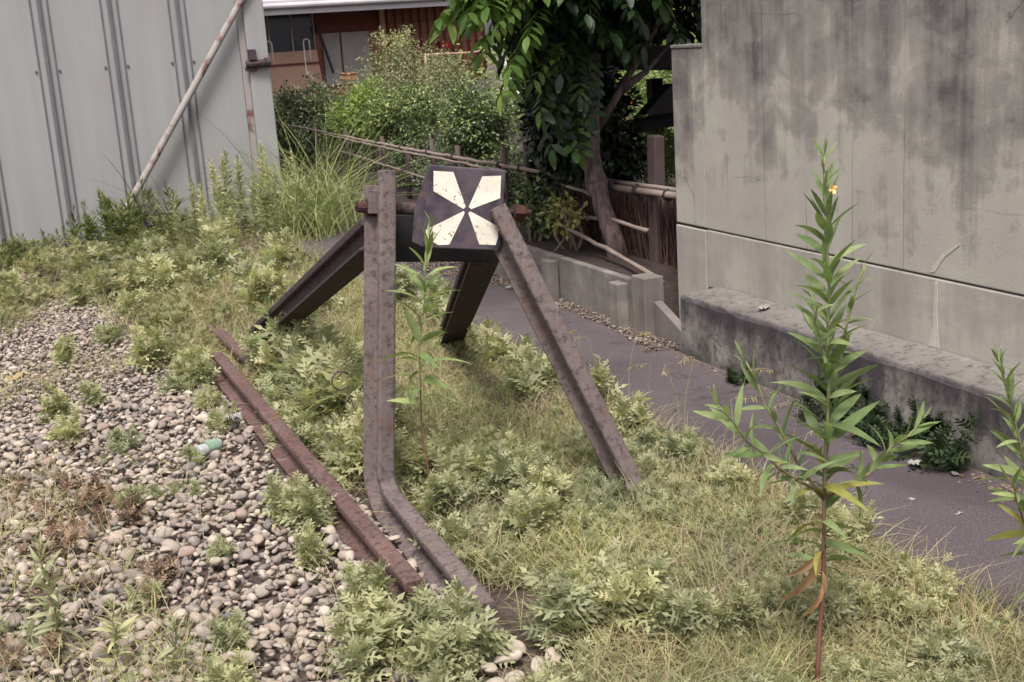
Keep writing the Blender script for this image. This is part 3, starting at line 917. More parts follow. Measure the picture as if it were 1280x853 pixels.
# cross beam, near black because its shade is put into the colour
rtb = Matrix.Rotation(R(7), 4, 'Y')
MB().box((1.27, 4.255, .83), (1.66, 4.38, 1.0), rtb).build('cross_beam', 'timber_black', BS, bevel=.006)
MB().box((1.165, 4.125, 1.05), (1.205, 4.14, 1.13), rtb).build('washer_plate', 'rust_grey', BS, bevel=.002)
# sign board: bent plate with tapered side cheeks
def sign():
    Y0 = 4.0
    TL, TR, BR, BL = (np.array(q) for q in ((1.349, 1.209), (1.623, 1.163), (1.584, .888), (1.303, .937)))
    def q(p, y=Y0): return (p[0], y, p[1])
    def mixp(p, r_, k): return p + (r_ - p) * k
    front = [TL, mixp(TL, TR, .5), TR, mixp(TR, BR, .94), mixp(BR, BL, .05), mixp(BR, BL, .12) , mixp(BL, BR, .1), mixp(BL, BR, .04), mixp(BL, TL, .06)]
    front[4] = front[4] + np.array((0, -.004))
    front[6] = front[6] + np.array((0, -.003))
    mb = MB().prism([q(p) for p in front], (0, .009, 0))
    plate = mb.build('sign_board', 'sign', BS, bevel=.004)
    # cheeks
    for P0, P1, ins in ((TL, BL, .0045), (TR, BR, -.0045)):
        a0 = q(P0, Y0 + .0095); a1 = q(P1, Y0 + .0095)
        m = mixp(P0, P1, .55)
        ext = np.array((-.012, 0)) if ins > 0 else np.array((.0, 0))
        poly = [a0, (m[0] + ext[0], Y0 + .085, m[1]), (P1[0] + ext[0] * .9, Y0 + .085, P1[1] + .01), a1]
        mb = MB().prism(poly, (ins * 2, 0, 0))
        mb.build('side_cheek', 'sign', plate)
    # white petals, given in the photo crop's own scale and turned into plate coordinates
    P = [[(385, 75), (462, 80), (509, 212), (500, 221), (383, 152)],
         [(577, 97), (652, 95), (648, 181), (531, 222), (521, 213)],
         [(529, 231), (641, 290), (640, 330), (630, 362), (563, 358), (519, 236)],
         [(505, 236), (442, 358), (398, 359), (352, 330), (350, 300), (501, 229)]]
    cTL, cTR, cBR, cBL = (np.array(x, float) for x in ((370, 52), (672, 75), (652, 385), (338, 365)))
    for poly in P:
        out = []
        for x in poly:
            x = np.array(x, float)
            # invert bilinear map by a few newton steps
            u, v = .5, .5
            for _ in range(12):
                f = (1 - u) * (1 - v) * cTL + u * (1 - v) * cTR + u * v * cBR + (1 - u) * v * cBL - x
                du = -(1 - v) * cTL + (1 - v) * cTR + v * cBR - v * cBL
                dv = -(1 - u) * cTL - u * cTR + u * cBR + (1 - u) * cBL
                s = np.linalg.solve(np.stack([du, dv], 1), -f); u += s[0]; v += s[1]
            w = (1 - u) * (1 - v) * TL + u * (1 - v) * TR + u * v * BR + (1 - u) * v * BL
            out.append(q(w, Y0 - .0012))
        MB().prism(out, (0, .0008, 0)).build('painted_petal', 'white_paint', plate)
sign()

# =============================================================== GRAVEL
def ico(sub=2):
    bm = bmesh.new()
    bmesh.ops.create_icosphere(bm, subdivisions=sub, radius=1)
    V = np.array([v.co[:] for v in bm.verts]); F = np.array([[v.index for v in f.verts] for f in bm.faces])
    bm.free()
    return V, F
def pebble_proto(seed, sub=2, rugged=.12):
    r = np.random.RandomState(seed)
    V, F = ico(sub)
    d = np.zeros(len(V))
    for k in range(5):
        a = unit(r.normal(size=3)); c = r.uniform(.25, .75)
        s = V @ a
        V = V - a * np.clip(s - c, 0, 1)[:, None] * r.uniform(.6, .95)     # a flattened facet
    for k in range(6):
        a = r.normal(size=3) * 1.6
        d += np.sin(V @ a + r.uniform(0, 6)) * rugged / 2.5
    V = V * (1 + d)[:, None]
    V = V * np.array((r.uniform(.85, 1.2), r.uniform(.62, .9), r.uniform(.42, .66)))
    return V, F

def in_gravel(x, y):
    """1 in open gravel, 0 where weeds cover it"""
    edge = np.interp(y, [2, 2.8, 3.8, 5.4, 7.0, 8.7, 9.6, 10.2], [.9, .90, .89, .88, .82, .74, .64, .5])
    return (x < edge) & (y < 10.9)

def gravel():
    protos_hi = [pebble_proto(s, 2) for s in range(10)]
    protos_lo = [pebble_proto(s + 40, 1) for s in range(6)]
    parts = []
    # jittered grids, three layers, nearer stones are finer modelled
    for layer, (zc, sp) in enumerate(((-.006, .034), (.012, .040), (.026, .062))):
        xs = np.arange(-1.1, 1.06, sp); ys = np.arange(2.3, 10.9, sp)
        X, Y = np.meshgrid(xs, ys); X = X.ravel(); Y = Y.ravel()
        X = X + rng.uniform(-.5, .5, X.size) * sp * 1.1; Y = Y + rng.uniform(-.5, .5, X.size) * sp * 1.1
        # only what the camera could plausibly see from nearby
        keep = in_gravel(X, Y) & (X > -.75 - .02 * Y) & ~((X > .872) & (Y > 3.1))
        # a hollow beside the exposed rail web
        hollow = (X > .74) & (Y > 4.25) & (Y < 5.1)
        if layer > 0: keep &= ~(hollow & (X > .80))
        if layer == 2: keep &= ~hollow & (vnoise(X * 3, Y * 3, 5) > .40)
        # behind Y 7.5 soil and weeds show between patches of stones
        keep &= ~((Y > 7.2) & (vnoise(X * 2.2, Y * 1.8, 14) < .26 + .07 * (Y - 7.2)))
        if layer == 1:
            ex = np.random.RandomState(8)
            X = np.concatenate([X[keep], ex.uniform(.972, 1.026, 110), ex.uniform(.845, .878, 60)]); Y = np.concatenate([Y[keep], ex.uniform(2.95, 4.2, 110), ex.uniform(3.2, 4.2, 60)]); keep = np.ones(X.size, bool)
        X, Y = X[keep], Y[keep]
        S = np.clip(rng.lognormal(math.log(.0172), .34, X.size), .008, .034) * (1.12 if layer == 2 else 1)
        Z = zc + np.where((X > .84) & (Y > 2.94) & (Y < 4.21), .024, 0) + rng.uniform(-.006, .008, X.size) + .03 * (vnoise(X * 1.7, Y * 1.7, 3) - .5)
        ROT = rotz(rng.uniform(0, 6.28, X.size))
        tilt = rng.normal(0, .32, (X.size, 2))
        cx_, sx_ = np.cos(tilt[:, 0]), np.sin(tilt[:, 0])
        o = np.ones_like(cx_); z_ = np.zeros_like(cx_)
        RX = np.stack([np.stack([o, z_, z_], -1), np.stack([z_, cx_, -sx_], -1), np.stack([z_, sx_, cx_], -1)], -2)
        cy_, sy_ = np.cos(tilt[:, 1]), np.sin(tilt[:, 1])
        RY = np.stack([np.stack([cy_, z_, sy_], -1), np.stack([z_, o, z_], -1), np.stack([-sy_, z_, cy_], -1)], -2)
        ROT = RX @ RY @ ROT
        pick = rng.randint(0, 60, X.size)
        near = Y < 6.3
        if layer == 0: near &= Y < 3.5
        for i, (V, F) in enumerate(protos_hi):
            m = near & (pick % len(protos_hi) == i)
            if m.any(): parts.append(scatter(V, F, np.stack([X, Y, Z], -1)[m], ROT[m], S[m]))
        for i, (V, F) in enumerate(protos_lo):
            m = ~near & (pick % len(protos_lo) == i)
            if m.any(): parts.append(scatter(V, F, np.stack([X, Y, Z], -1)[m], ROT[m], S[m]))
    V, F = merge(parts)
    stuff_np('gravel', V, F, 'stone', 'bed of rounded grey and beige track pebbles', 'gravel', True)
    # grit strip by the kerb and crumbs along the foot of the wall
    n = 5200
    X = 3.11 - .36 * rng.rand(n) ** 1.3; Y = rng.uniform(5.45, 10.5, n)
    keep = X > 2.72 + .30 * vnoise(Y * 2.1, X * 0, 4)
    X, Y = X[keep], Y[keep]
    V, F = pebble_proto(77, 1, .3)
    p1 = scatter(V, F, np.stack([X, Y, .013 + rng.rand(X.size) * .012], -1), rotz(rng.uniform(0, 6.28, X.size)), rng.uniform(.006, .019, X.size))
    n = 500
    Y = rng.uniform(2.2, 5.5, n); X = 3.045 - np.abs(rng.normal(0, .05, n))
    p2 = scatter(V, F, np.stack([X, Y, .014 + 0 * X], -1), rotz(rng.uniform(0, 6.28, n)), rng.uniform(.003, .011, n))
    V, F = merge([p1, p2])
    stuff_np('path_grit', V, F, 'grit', 'loose grit and crumbled earth along the kerb', 'grit')
gravel()

# separate larger stones that stand out
def stones():
    near = [(.93, 2.86, .040), (1.00, 2.80, .036), (1.06, 2.82, .045), (1.03, 2.72, .038), (1.11, 2.74, .036), (1.17, 2.78, .040), (.97, 2.70, .036), (1.10, 2.86, .032)]
    for i, (x, y, s) in enumerate(near):
        V, F = pebble_proto(100 + i, 3)
        me = np_mesh('stone', V * s, F, True, 'stone')
        o = bpy.data.objects.new('stone', me); C.objects.link(o)
        o.location = (x, y, s * .5 + .0); o.rotation_euler = (rng.normal(0, .25), rng.normal(0, .25), rng.uniform(0, 6))
        ident(o, 'smooth grey pebble in the cluster at the foot of the bent rail among weeds', 'stone', 'pebbles clustered below the bent rail end')
    V, F = pebble_proto(130, 3)
    V = V * np.array((.11, .075, .045))
    o = bpy.data.objects.new('flat_stone', np_mesh('flat_stone', V, F, True, 'pale_slate')); C.objects.link(o)
    o.location = (.60, 6.78, .055); o.rotation_euler = (.25, -.2, .5)
    ident(o, 'broad pale flat stone propped up on the gravel behind the can', 'stone')
stones()

# =============================================================== PLANT BUILDERS
def weed_proto(seed, stems=4, H=.22, leaf=(.075, .055), nleaf=16, hi=True, spread=.07, lean=.25):
    """mugwort: several upright stems with lobed leaves; returns V,F around origin"""
    r = np.random.RandomState(seed)
    parts = []
    LV = [lobed(1.0, 1.0, 3, d) if hi else blade(1.0, .19, 2, d, .2) for d in (.05, .25, .5)]
    for s in range(stems):
        base = np.array((r.normal(0, spread * .5), r.normal(0, spread * .5), -.01))
        h = H * r.uniform(.6, 1.1)
        ln = np.array((r.normal(0, lean), r.normal(0, lean), 1.0)); ln /= np.linalg.norm(ln)
        n = max(5, int(nleaf * r.uniform(.8, 1.2)))
        tt = np.sort(r.uniform(.08, 1, n)) 
        az = np.arange(n) * 2.4 + r.uniform(0, 6) + r.normal(0, .3, n)
        P = base + ln * (tt * h)[:, None]
        el = np.interp(tt, [0, .6, 1], [.2, .75, 1.2]) + r.normal(0, .25, n)
        d = np.stack([np.cos(az) * np.cos(el), np.sin(az) * np.cos(el), np.sin(el)], -1)
        L = leaf[0] * np.interp(tt, [0, .45, .8, 1], [.75, 1.1, .85, .5]) * r.uniform(.75, 1.25, n)
        up = np.tile(np.array((0, 0, 1.0)), (n, 1)) + r.normal(0, .5, (n, 3))
        Rm = frames(d, up)
        k = r.randint(0, 3, n)
        for j in range(3):
            mm = k == j
            if mm.any(): parts.append(scatter(LV[j][0], LV[j][1], P[mm], Rm[mm], L[mm]))
        # thin stem: a three-sided spike
        e = .0022 if hi else .003
        tip = base + ln * h
        a, b, c = base + (e, 0, 0), base + (-e * .5, e, 0), base + (-e * .5, -e, 0)
        parts.append((np.array([a, b, c, tip]), np.array([(0, 1, 3), (1, 2, 3), (2, 0, 3)])))
    return merge(parts)

def blades_mass(pos, H, bend, wid, seed, lean=.35, nseg=3):
    """grass blades as tapering strips -> V, F"""
    r = np.random.RandomState(seed)
    n = len(pos)
    az = r.uniform(0, 6.28, n)
    el = np.pi / 2 - np.abs(r.normal(0, lean, n))
    d = np.stack([np.cos(az) * np.cos(el), np.sin(az) * np.cos(el), np.sin(el)], -1)
    side = unit(np.cross(d, np.array((0, 0, 1.0)) + r.normal(0, .4, (n, 3))))
    h = H * r.uniform(.55, 1.25, n)
    out = np.stack([np.cos(az), np.sin(az), np.zeros(n)], -1)
    bd = bend * r.uniform(.3, 1.5, n)
    V = np.zeros((n, (nseg + 1) * 2, 3))
    for i in range(nseg + 1):
        t = i / nseg
        c = pos + d * (h * t)[:, None] + out * (bd * h * t * t)[:, None] + np.array((0, 0, -1.0)) * (bd * h * t * t * .75)[:, None]
        w = wid * (1 - t) ** .7 * .5 + .0003
        V[:, 2 * i] = c - side * w; V[:, 2 * i + 1] = c + side * w
    V[:, :, 2] = np.maximum(V[:, :, 2], .004)
    F = np.array([(2 * i, 2 * i + 1, 2 * i + 3, 2 * i + 2) for i in range(nseg)])
    FF = F[None] + (np.arange(n) * (nseg + 1) * 2)[:, None, None]
    return V.reshape(-1, 3), FF.reshape(-1, 4)

def tri(F4):
    return np.vstack([F4[:, [0, 1, 2]], F4[:, [0, 2, 3]]])

# ---- ground cover: mugwort and dry grass (nobody could count it)
def near_rail_bits(x, y):
    """keep the rails and the standing steel free of weeds"""
    bad = (x > .80) & (x < 1.0) & (y > 3.25) & (y < 6.4)
    bad |= (np.abs(x - 1.062) < .07) & (y > 3.05) & (y < 4.15)
    bad |= (x > .6) & (x < .9) & (y > 4.3) & (y < 5.05)
    bad |= ((x - 1.27) / .15) ** 2 + ((y - 3.12) / .12) ** 2 < 1
    bad |= (np.abs(x - 1.05) < .17) & (np.abs(y - 2.76) < .14)
    bad |= (np.abs(x - 1.645) < .10) & (y < 2.32)
    bad |= (np.abs(x - 1.075) < .085) & (y > 2.86) & (y < 3.1)
    bad |= (x > .80) & (x < 1.16) & (y > 3.02) & (y < 4.3) & (np.abs(x - .998) > .03)
    return bad

def dens(x, y):
    """weed cover 0..1"""
    d = np.zeros_like(x)
    inner = (x > .99) & (x < 2.34 - .03 * np.sin(y * 3))
    d[inner] = .8
    left = np.interp(y, [2, 2.8, 3.8, 5.4, 7.0, 8.7, 9.6, 10.2], [.74, .74, .76, .79, .62, .50, .2, -.4])
    strip = (x > left) & (x <= .99)
    d[strip] = .75
    far = (y > 8.9) & (x < 2.4)
    d[far] = np.clip(1.9 * (vnoise(x[far] * 2.0, y[far] * 1.6, 91) - .38), .10, .8)
    # sparse weeds on the gravel
    g = (d == 0) & (x < .9)
    pn = vnoise(x * 2.6, y * 1.6, 21)
    d[g] = np.clip((pn[g] - .56) * 1.5, 0, .4) * np.where(y[g] > 4.8, 1, .5)
    ll = g & (x < .42 - .15 * (y - 2.9)) & (y < 5.2)
    d[ll] = .42
    return d

def cover():
    parts, fparts = [], []
    prn = [weed_proto(200 + s, 4, .15, (.058, .05), 17, True, .10) for s in range(8)]
    prf = [weed_proto(240 + s, 4, .17, (.046, .04), 14, True, .10) for s in range(6)]
    def put(n, y0, y1, x0, x1, protos, smin, smax, out, seed):
        r = np.random.RandomState(seed)
        X = r.uniform(x0, x1, n); Y = r.uniform(y0, y1, n)
        k = (r.rand(n) < dens(X, Y) * np.where((X > 1.25) & (Y > 2.3) & (Y < 8.5), .8, 1) * np.clip(2.0 * (vnoise(X * 3.3, Y * 3.0, 31) - .36), .05, .62)) & ~near_rail_bits(X, Y)
        X, Y = X[k], Y[k]
        sc = r.uniform(smin, smax, X.size) * (.5 + 1.0 * vnoise(X * 1.7, Y * 1.7, 52)) * np.where((X > 1.25) & (Y > 2.3), .68, 1) * np.where((X < .6) & (Y < 8.7), .62, 1.0) * np.where(X > 2.15, .75, 1.0)
        rt = rotz(r.uniform(0, 6.28, X.size)); pk = r.randint(0, len(protos), X.size)
        for i, (V, F) in enumerate(protos):
            m = pk == i
            if m.any(): out.append(scatter(V, F, np.stack([X, Y, 0 * X], -1)[m], rt[m], sc[m]))
    put(780, 2.0, 3.6, -.5, 2.4, prn, .6, 1.1, parts, 1)
    put(950, 3.6, 6.2, -.4, 2.4, prn, .6, 1.15, parts, 2)
    put(1250, 6.2, 8.8, -.5, 2.4, prf, .6, 1.15, fparts, 3)
    put(2000, 8.8, 12.2, -1.0, 2.45, prf, .7, 1.5, fparts, 4)
    prs = [weed_proto(280 + k, 5, .11, (.034, .03), 14, True, .11, .3) for k in range(5)]
    put(2600, 2.0, 6.4, 1.15, 2.4, prs, .7, 1.3, parts, 11)
    V, F = merge(parts)
    stuff_np('mugwort_cover', V, F, 'mugwort', 'low pale green mugwort spreading over the ground', 'weeds')
    V, F = merge(fparts)
    stuff_np('weed_cover', V, F, 'mugwort_far', 'low yellow green weeds spreading over the far end of the track', 'weeds')
    # dry grass
    r = np.random.RandomState(5)
    n = 150000
    X = r.uniform(-.6, 2.42, n); Y = 2.0 + 9.6 * r.rand(n) ** 1.25
    k = (r.rand(n) < dens(X, Y) * np.clip(.25 + 1.5 * (vnoise(X * 2.1, Y * 1.9, 44) - .25), .25, 1) * np.where(X < .9, .45, 1)) & ~near_rail_bits(X, Y)
    P = np.stack([X, Y, 0 * X], -1)[k]
    V, F = blades_mass(P, .17, .5, .0028, 6, .7)
    stuff_np('dry_grass', V, F, 'straw', 'straw coloured dry grass lying between the weeds', 'grass')
    n = 9000
    X = r.uniform(1.0, 2.42, n); Y = 2.0 + 8 * r.rand(n) ** 1.2
    k = (r.rand(n) < dens(X, Y) * np.clip(2 * (vnoise(X * 2.4, Y * 2.4, 71) - .35), 0, 1)) & ~near_rail_bits(X, Y)
    P = np.stack([X, Y, 0 * X], -1)[k]
    V, F = blades_mass(P, .15, .45, .0035, 8, .5)
    stuff_np('green_grass', V, F, 'grass', 'thin green grass between the mugwort', 'grass')
    n = 150000
    X = r.uniform(-.5, 2.42, n); Y = 2.0 + 9.5 * r.rand(n) ** 1.25
    k = (r.rand(n) < dens(X, Y) * np.clip(.15 + 1.6 * (vnoise(X * 2.9, Y * 2.6, 63) - .3), .1, 1) * np.where(X < .9, .4, 1)) & ~near_rail_bits(X, Y)
    P = np.stack([X, Y, 0 * X], -1)[k]
    V, F = blades_mass(P, .125, .35, .0030, 9, .55)
    stuff_np('wispy_weeds', V, F, 'wisp', 'fine pale yellow green wispy weeds between the mugwort', 'weeds')
    # dead litter: short brown flecks on the soil
    n = 26000
    X = r.uniform(-.5, 2.36, n); Y = 2.0 + 8.5 * r.rand(n) ** 1.3
    k = r.rand(n) < dens(X, Y)
    V, F = blade(1, .3, 1, .1, .1)
    P = np.stack([X, Y, .006 + .02 * r.rand(n)], -1)[k]
    m = 2600
    P = np.vstack([P, np.stack([r.choice([1.0, 1.125, .885], m) + r.normal(0, .016, m), r.uniform(2.85, 4.2, m), r.uniform(.015, .055, m)], -1)])
    m = len(P)
    az = r.uniform(0, 6.28, m); d = np.stack([np.cos(az), np.sin(az), r.normal(0, .25, m)], -1)
    V, F = scatter(V, F, P, frames(d, np.tile((0, 0, 1.0), (m, 1)) + r.normal(0, .4, (m, 3))), r.uniform(.012, .045, m))
    stuff_np('leaf_litter', V, F, 'brush', 'dead brown leaf litter on the soil under the weeds', 'litter')
cover()

# ---- single mugwort plants that stand out
def mugworts():
    protos = []
    for s in range(5):
        V, F = weed_proto(300 + s, 5, .27, (.085, .07), 24, True, .09, .22)
        protos.append(np_mesh('mugwort_plant', V, F, False, 'mugwort'))
    spots = {
        ('bushy mugwort plant in the row growing along the gravel side of the running rail', 'mugwort along the running rail'):
            [(.80, 3.98, .75), (.80, 3.25, .7), (.76, 4.15, .7), (.78, 3.72, .5), (.78, 5.35, .5), (.77, 5.75, .5), (.80, 6.15, .6), (.74, 6.4, .8), (.85, 6.5, .7), (.62, 6.7, .9), (.70, 2.9, .7), (.79, 3.02, .75), (.92, 3.0, .7), (.86, 2.80, .75), (.985, 4.28, .45)],
        ('tall mugwort plant in the thicket between the running rail and the left brace', 'mugwort between rail and brace'):
            [(1.17, 5.0, 1.37), (1.27, 5.15, 1.44), (1.20, 5.35, 1.49), (1.35, 5.4, 1.37), (1.15, 5.65, 1.32), (1.31, 5.75, 1.44), (1.43, 5.2, 1.08), (1.23, 4.75, 1.08), (1.14, 4.45, 0.96), (1.20, 6.05, 1.08), (1.14, 6.25, 0.96)],
        ('pale mugwort plant beside the horizontal foot of the bent rail', 'mugwort inside the track'):
            [(1.25, 3.85, 0.81), (1.36, 3.95, 0.94), (1.48, 3.9, 0.89), (1.30, 4.15, 0.85), (1.45, 4.25, 0.77), (1.22, 4.4, 0.77), (1.6, 4.1, 0.68), (1.35, 3.5, 0.68), (1.5, 3.55, 0.77), (1.6, 3.7, 0.68)],
        ('mugwort plant in the green bank along the bottom edge', 'mugwort along the bottom edge'):
            [(.99, 2.90, 0.76), (1.25, 2.85, 0.81), (1.33, 2.95, 0.81), (1.42, 2.8, 0.73), (1.5, 2.7, 0.73), (1.52, 2.92, 0.65), (1.62, 2.6, 0.65), (1.75, 2.62, 0.56), (1.85, 2.5, 0.60), (1.95, 2.45, 0.56), (2.05, 2.42, 0.56), (2.0, 2.62, 0.48), (2.15, 2.5, 0.56), (2.2, 2.66, 0.48)],
        ('low mugwort plant at the edge of the footpath', 'mugwort along the footpath'):
            [(2.2, 4.3, .8), (2.24, 4.7, .8), (2.2, 5.2, .9), (2.2, 5.7, .9), (2.15, 6.1, 1.0), (2.2, 6.5, 1.0), (2.1, 5.0, .8), (2.18, 3.9, .7), (2.22, 3.5, .65), (2.2, 3.2, .65), (2.25, 2.95, .6), (2.3, 6.9, 1.0), (2.25, 7.4, 1.0)],
        ('bushy mugwort clump in the weeds between the gravel and the shed', 'mugwort clumps before the shed'):
            [(.85, 9.1, 1.2), (.98, 8.8, 1.1), (1.1, 9.3, 1.2), (.65, 8.4, .8), (1.25, 8.7, 1.0), (1.4, 9.4, 1.1), (.05, 9.8, .8), (1.55, 8.4, 1.2), (1.6, 9.9, 1.4), (1.85, 9.2, 1.1), (.6, 10.1, 1.2), (1.0, 10.3, 1.2), (1.45, 7.9, 1.1), (1.75, 7.6, 1.1)],
        ('small mugwort plant standing alone in the gravel', 'mugwort in the gravel'):
            [(.42, 3.28, .5), (.30, 4.55, .5), (.12, 5.6, .6), (.10, 6.0, .6), (.36, 3.0, .6), (.5, 3.9, .35), (.30, 6.2, .5), (.45, 7.5, .7), (.2, 7.2, .6)],
    }
    first = {}
    r = np.random.RandomState(9)
    for (lab, grp), lst in spots.items():
        for x, y, s in lst:
            k = r.randint(0, len(protos))
            if k not in first:
                o = first[k] = bpy.data.objects.new('mugwort_plant', protos[k])
            else:
                o = first[k].copy()
            C.objects.link(o)
            o.location = (x, y, 0); o.scale = (s, s, s * r.uniform(.85, 1.1)); o.rotation_euler = (r.normal(0, .08), r.normal(0, .08), r.uniform(0, 6.28))
            ident(o, lab, 'weed', grp)
mugworts()
def dead_weeds():
    r = np.random.RandomState(18)
    pr = [weed_proto(700 + k, 5, .12, (.04, .03), 9, True, .09, .5) for k in range(3)]
    parts = []
    for V, F in pr:
        n = 6
        P = np.stack([r.uniform(-.15, .36, n), r.uniform(3.45, 4.9, n), np.full(n, .02)], -1)
        parts.append(scatter(V, F, P, rotz(r.uniform(0, 6.28, n)), r.uniform(.6, 1.2, n)))
    V, F = merge(parts)
    stuff_np('dead_weeds', V, F, 'dead_leaf', 'withered brown weeds spread over the gravel at lower left', 'weeds')
dead_weeds()

# ---- evening primroses: stem with spiral lance leaves
def primrose(name, label, base, top, sweep, leafL, n, tmin, mat='primrose', seed=1, branches=(), flower=None, withered=(), stem_r=.006, yellowing=0.0, group=None, stem='stem_red', wl=.2, cat='wildflower'):
    r = np.random.RandomState(seed)
    base = np.array(base, float); top = np.array(top, float)
    t = thing(name, label, cat, tuple(base), group)
    def spine(a, b, bow, k=14):
        q = np.linspace(0, 1, k)[:, None]
        w = r.normal(0, .0035, (k, 3)); w[0] = w[-1] = 0
        return a + (b - a) * q + np.array(bow) * np.sin(np.pi * q) + w
    sp = spine(base, top, sweep)
    mb = MB().tube(sp, np.linspace(stem_r * .85, stem_r * .3, len(sp)), 8)
    LP = [blade(1, wl, 7, d, .35) for d in (.1, .3, .5, .8)]
    parts, yparts = [], []
    def leaves(sp, n, tmin, L0, prof):
        q = np.linspace(tmin, 1, n) + r.normal(0, .006, n)
        q = np.clip(q, 0, 1)
        idx = q * (len(sp) - 1)
        i0 = np.clip(idx.astype(int), 0, len(sp) - 2); f = (idx - i0)[:, None]
        P = sp[i0] * (1 - f) + sp[i0 + 1] * f
        ax = unit(sp[i0 + 1] - sp[i0])
        az = np.arange(n) * 2.399 + r.uniform(0, 6)
        el = np.interp(q, [0, tmin + .15, .75, 1], [.2, .50, .85, 1.25]) + r.normal(0, .2, n)
        ref = unit(np.cross(ax, np.array((0, 1.0, .1)))); b2 = np.cross(ax, ref)
        d = (ref * np.cos(az)[:, None] + b2 * np.sin(az)[:, None]) * np.cos(el)[:, None] + ax * np.sin(el)[:, None]
        L = L0 * np.interp(q, [0, tmin, .55, .85, 1], prof) * r.uniform(.8, 1.15, n)
        up = unit(ax + np.cross(ax, d) * r.normal(0, .9, (n, 1)))
        Rm = frames(d, up)
        kk = np.where(q > .85, 0, r.randint(0, 3, n)); kk = np.where((q < tmin + .18), r.randint(2, 4, n), kk)
        isy = (r.rand(n) < yellowing) & (q < tmin + .25)
        for j in range(4):
            for dst, cond in ((parts, ~isy), (yparts, isy)):
                m = (kk == j) & cond
                if m.any(): dst.append(scatter(LP[j][0], LP[j][1], P[m], Rm[m], L[m]))
    leaves(sp, n, tmin, leafL, [.5, .8, 1.0, .72, .34])
    for (fr, end, bl, bn) in branches:
        a = sp[int(fr * (len(sp) - 1))]
        bs = spine(a, np.array(end), (0, 0, -.02), 8)
        mb.tube(bs, np.linspace(stem_r * .6, stem_r * .25, 8), 6)
        leaves(bs, bn, .25, bl, [.5, .8, 1, .9, .5])
    s = mb.build('stem', stem, t, True)
    V, F = merge(parts)
    part_np('leaves', V, F, mat, t)
    if yparts:
        V, F = merge(yparts); part_np('yellowing_leaves', V, F, 'yellowing', t)
    for (at, d, L) in withered:
        Vb, Fb = blade(1, .22, 6, .5, .5)
        V, F = scatter(Vb, Fb, np.array([at], float), frames(np.array([d], float), np.array([(0.3, -1.0, .2)])), np.array([L]))
        part_np('withered_leaf', V, F, 'withered', t)
    if flower:
        for fpos, fs in flower:
            fp = np.array(fpos)
            mbf = MB()
            for k in range(4):
                a = k * math.pi / 2 + .4
                u = np.array((math.cos(a), 0, math.sin(a))); v = np.array((-math.sin(a), 0, math.cos(a))); nrm = np.array((-.35, -.9, .2))
                mbf.add([fp, fp + (u * .6 + v * .5) * fs + nrm * .002, fp + u * fs + nrm * .006, fp + (u * .6 - v * .5) * fs + nrm * .002], [(0, 1, 2, 3)])
            mbf.build('flower', 'petal_yellow', t)
    return t

primrose('evening_primrose', 'tall leafy evening primrose with one yellow flower and withered orange leaves, before the concrete wall', (1.655, 2.30, -.02), (1.690, 2.30, 1.31), (.028, .01, 0), .145, 98, .26,
         seed=5, branches=((.42, (1.375, 2.26, .80), .10, 22), (.46, (1.95, 2.28, .66), .10, 22), (.44, (1.52, 2.38, .86), .09, 18), (.48, (1.80, 2.4, .78), .09, 18), (.66, (1.775, 2.27, 1.06), .06, 14), (.64, (1.61, 2.25, 1.02), .06, 14)),
         flower=[((1.700, 2.285, 1.232), .012)],
         withered=[((1.668, 2.29, .33), (.06, -.12, -1), .12), ((1.662, 2.29, .38), (-.75, -.1, -.62), .10), ((1.662, 2.29, .37), (-.55, -.1, -.95), .155), ((1.66, 2.28, .30), (-.35, -.1, -1), .11)],
         stem_r=.0075, yellowing=.25, wl=.17)
primrose('evening_primrose', 'slim young evening primrose in front of the lower left corner of the black board', (1.215, 3.86, -.02), (1.288, 3.86, 1.04), (-.035, .02, 0), .155, 40, .42, seed=8, stem_r=.0045, wl=.19)
primrose('evening_primrose', 'evening primrose leaning in from the right edge of the view by the path', (2.34, 2.22, -.02), (2.12, 2.22, .80), (.02, 0, 0), .125, 60, .22, seed=12, stem_r=.006, yellowing=.5, wl=.17,
         branches=((.55, (2.2, 2.1, .62), .08, 8), (.4, (2.14, 2.2, .5), .09, 8)))
primrose('fleabane', 'leafy upright fleabane stem at the lower left corner', (-.03, 3.50, -.02), (-.035, 3.45, .37), (.01, 0, 0), .085, 55, .1, 'mugwort', seed=15, stem_r=.004, stem='stem_green', wl=.16)
primrose('fleabane', 'shorter leafy fleabane right of the corner one at lower left', (.10, 3.30, -.02), (.12, 3.28, .22), (.01, 0, 0), .075, 40, .05, 'mugwort', seed=16, stem_r=.004, stem='stem_green', wl=.17)
primrose('fleabane', 'bushy little fleabane in the gravel near the bottom edge, left of the weeds', (.24, 3.20, -.02), (.26, 3.17, .18), (.01, 0, 0), .07, 36, .05, 'mugwort', seed=17, stem_r=.004, stem='stem_green', wl=.17)
primrose('young_primrose', 'thin pale sapling stem of broad leaves by the foot of the left brace', (1.13, 6.2, -.02), (1.17, 6.15, .42), (.02, 0, 0), .11, 16, .25, seed=21, stem_r=.004, wl=.26)
primrose('young_primrose', 'yellowing weed stem standing left of the left brace', (1.62, 8.0, -.02), (1.61, 8.0, .42), (.0, 0, 0), .08, 30, .1, 'yellowing', seed=22, stem_r=.004, wl=.2)

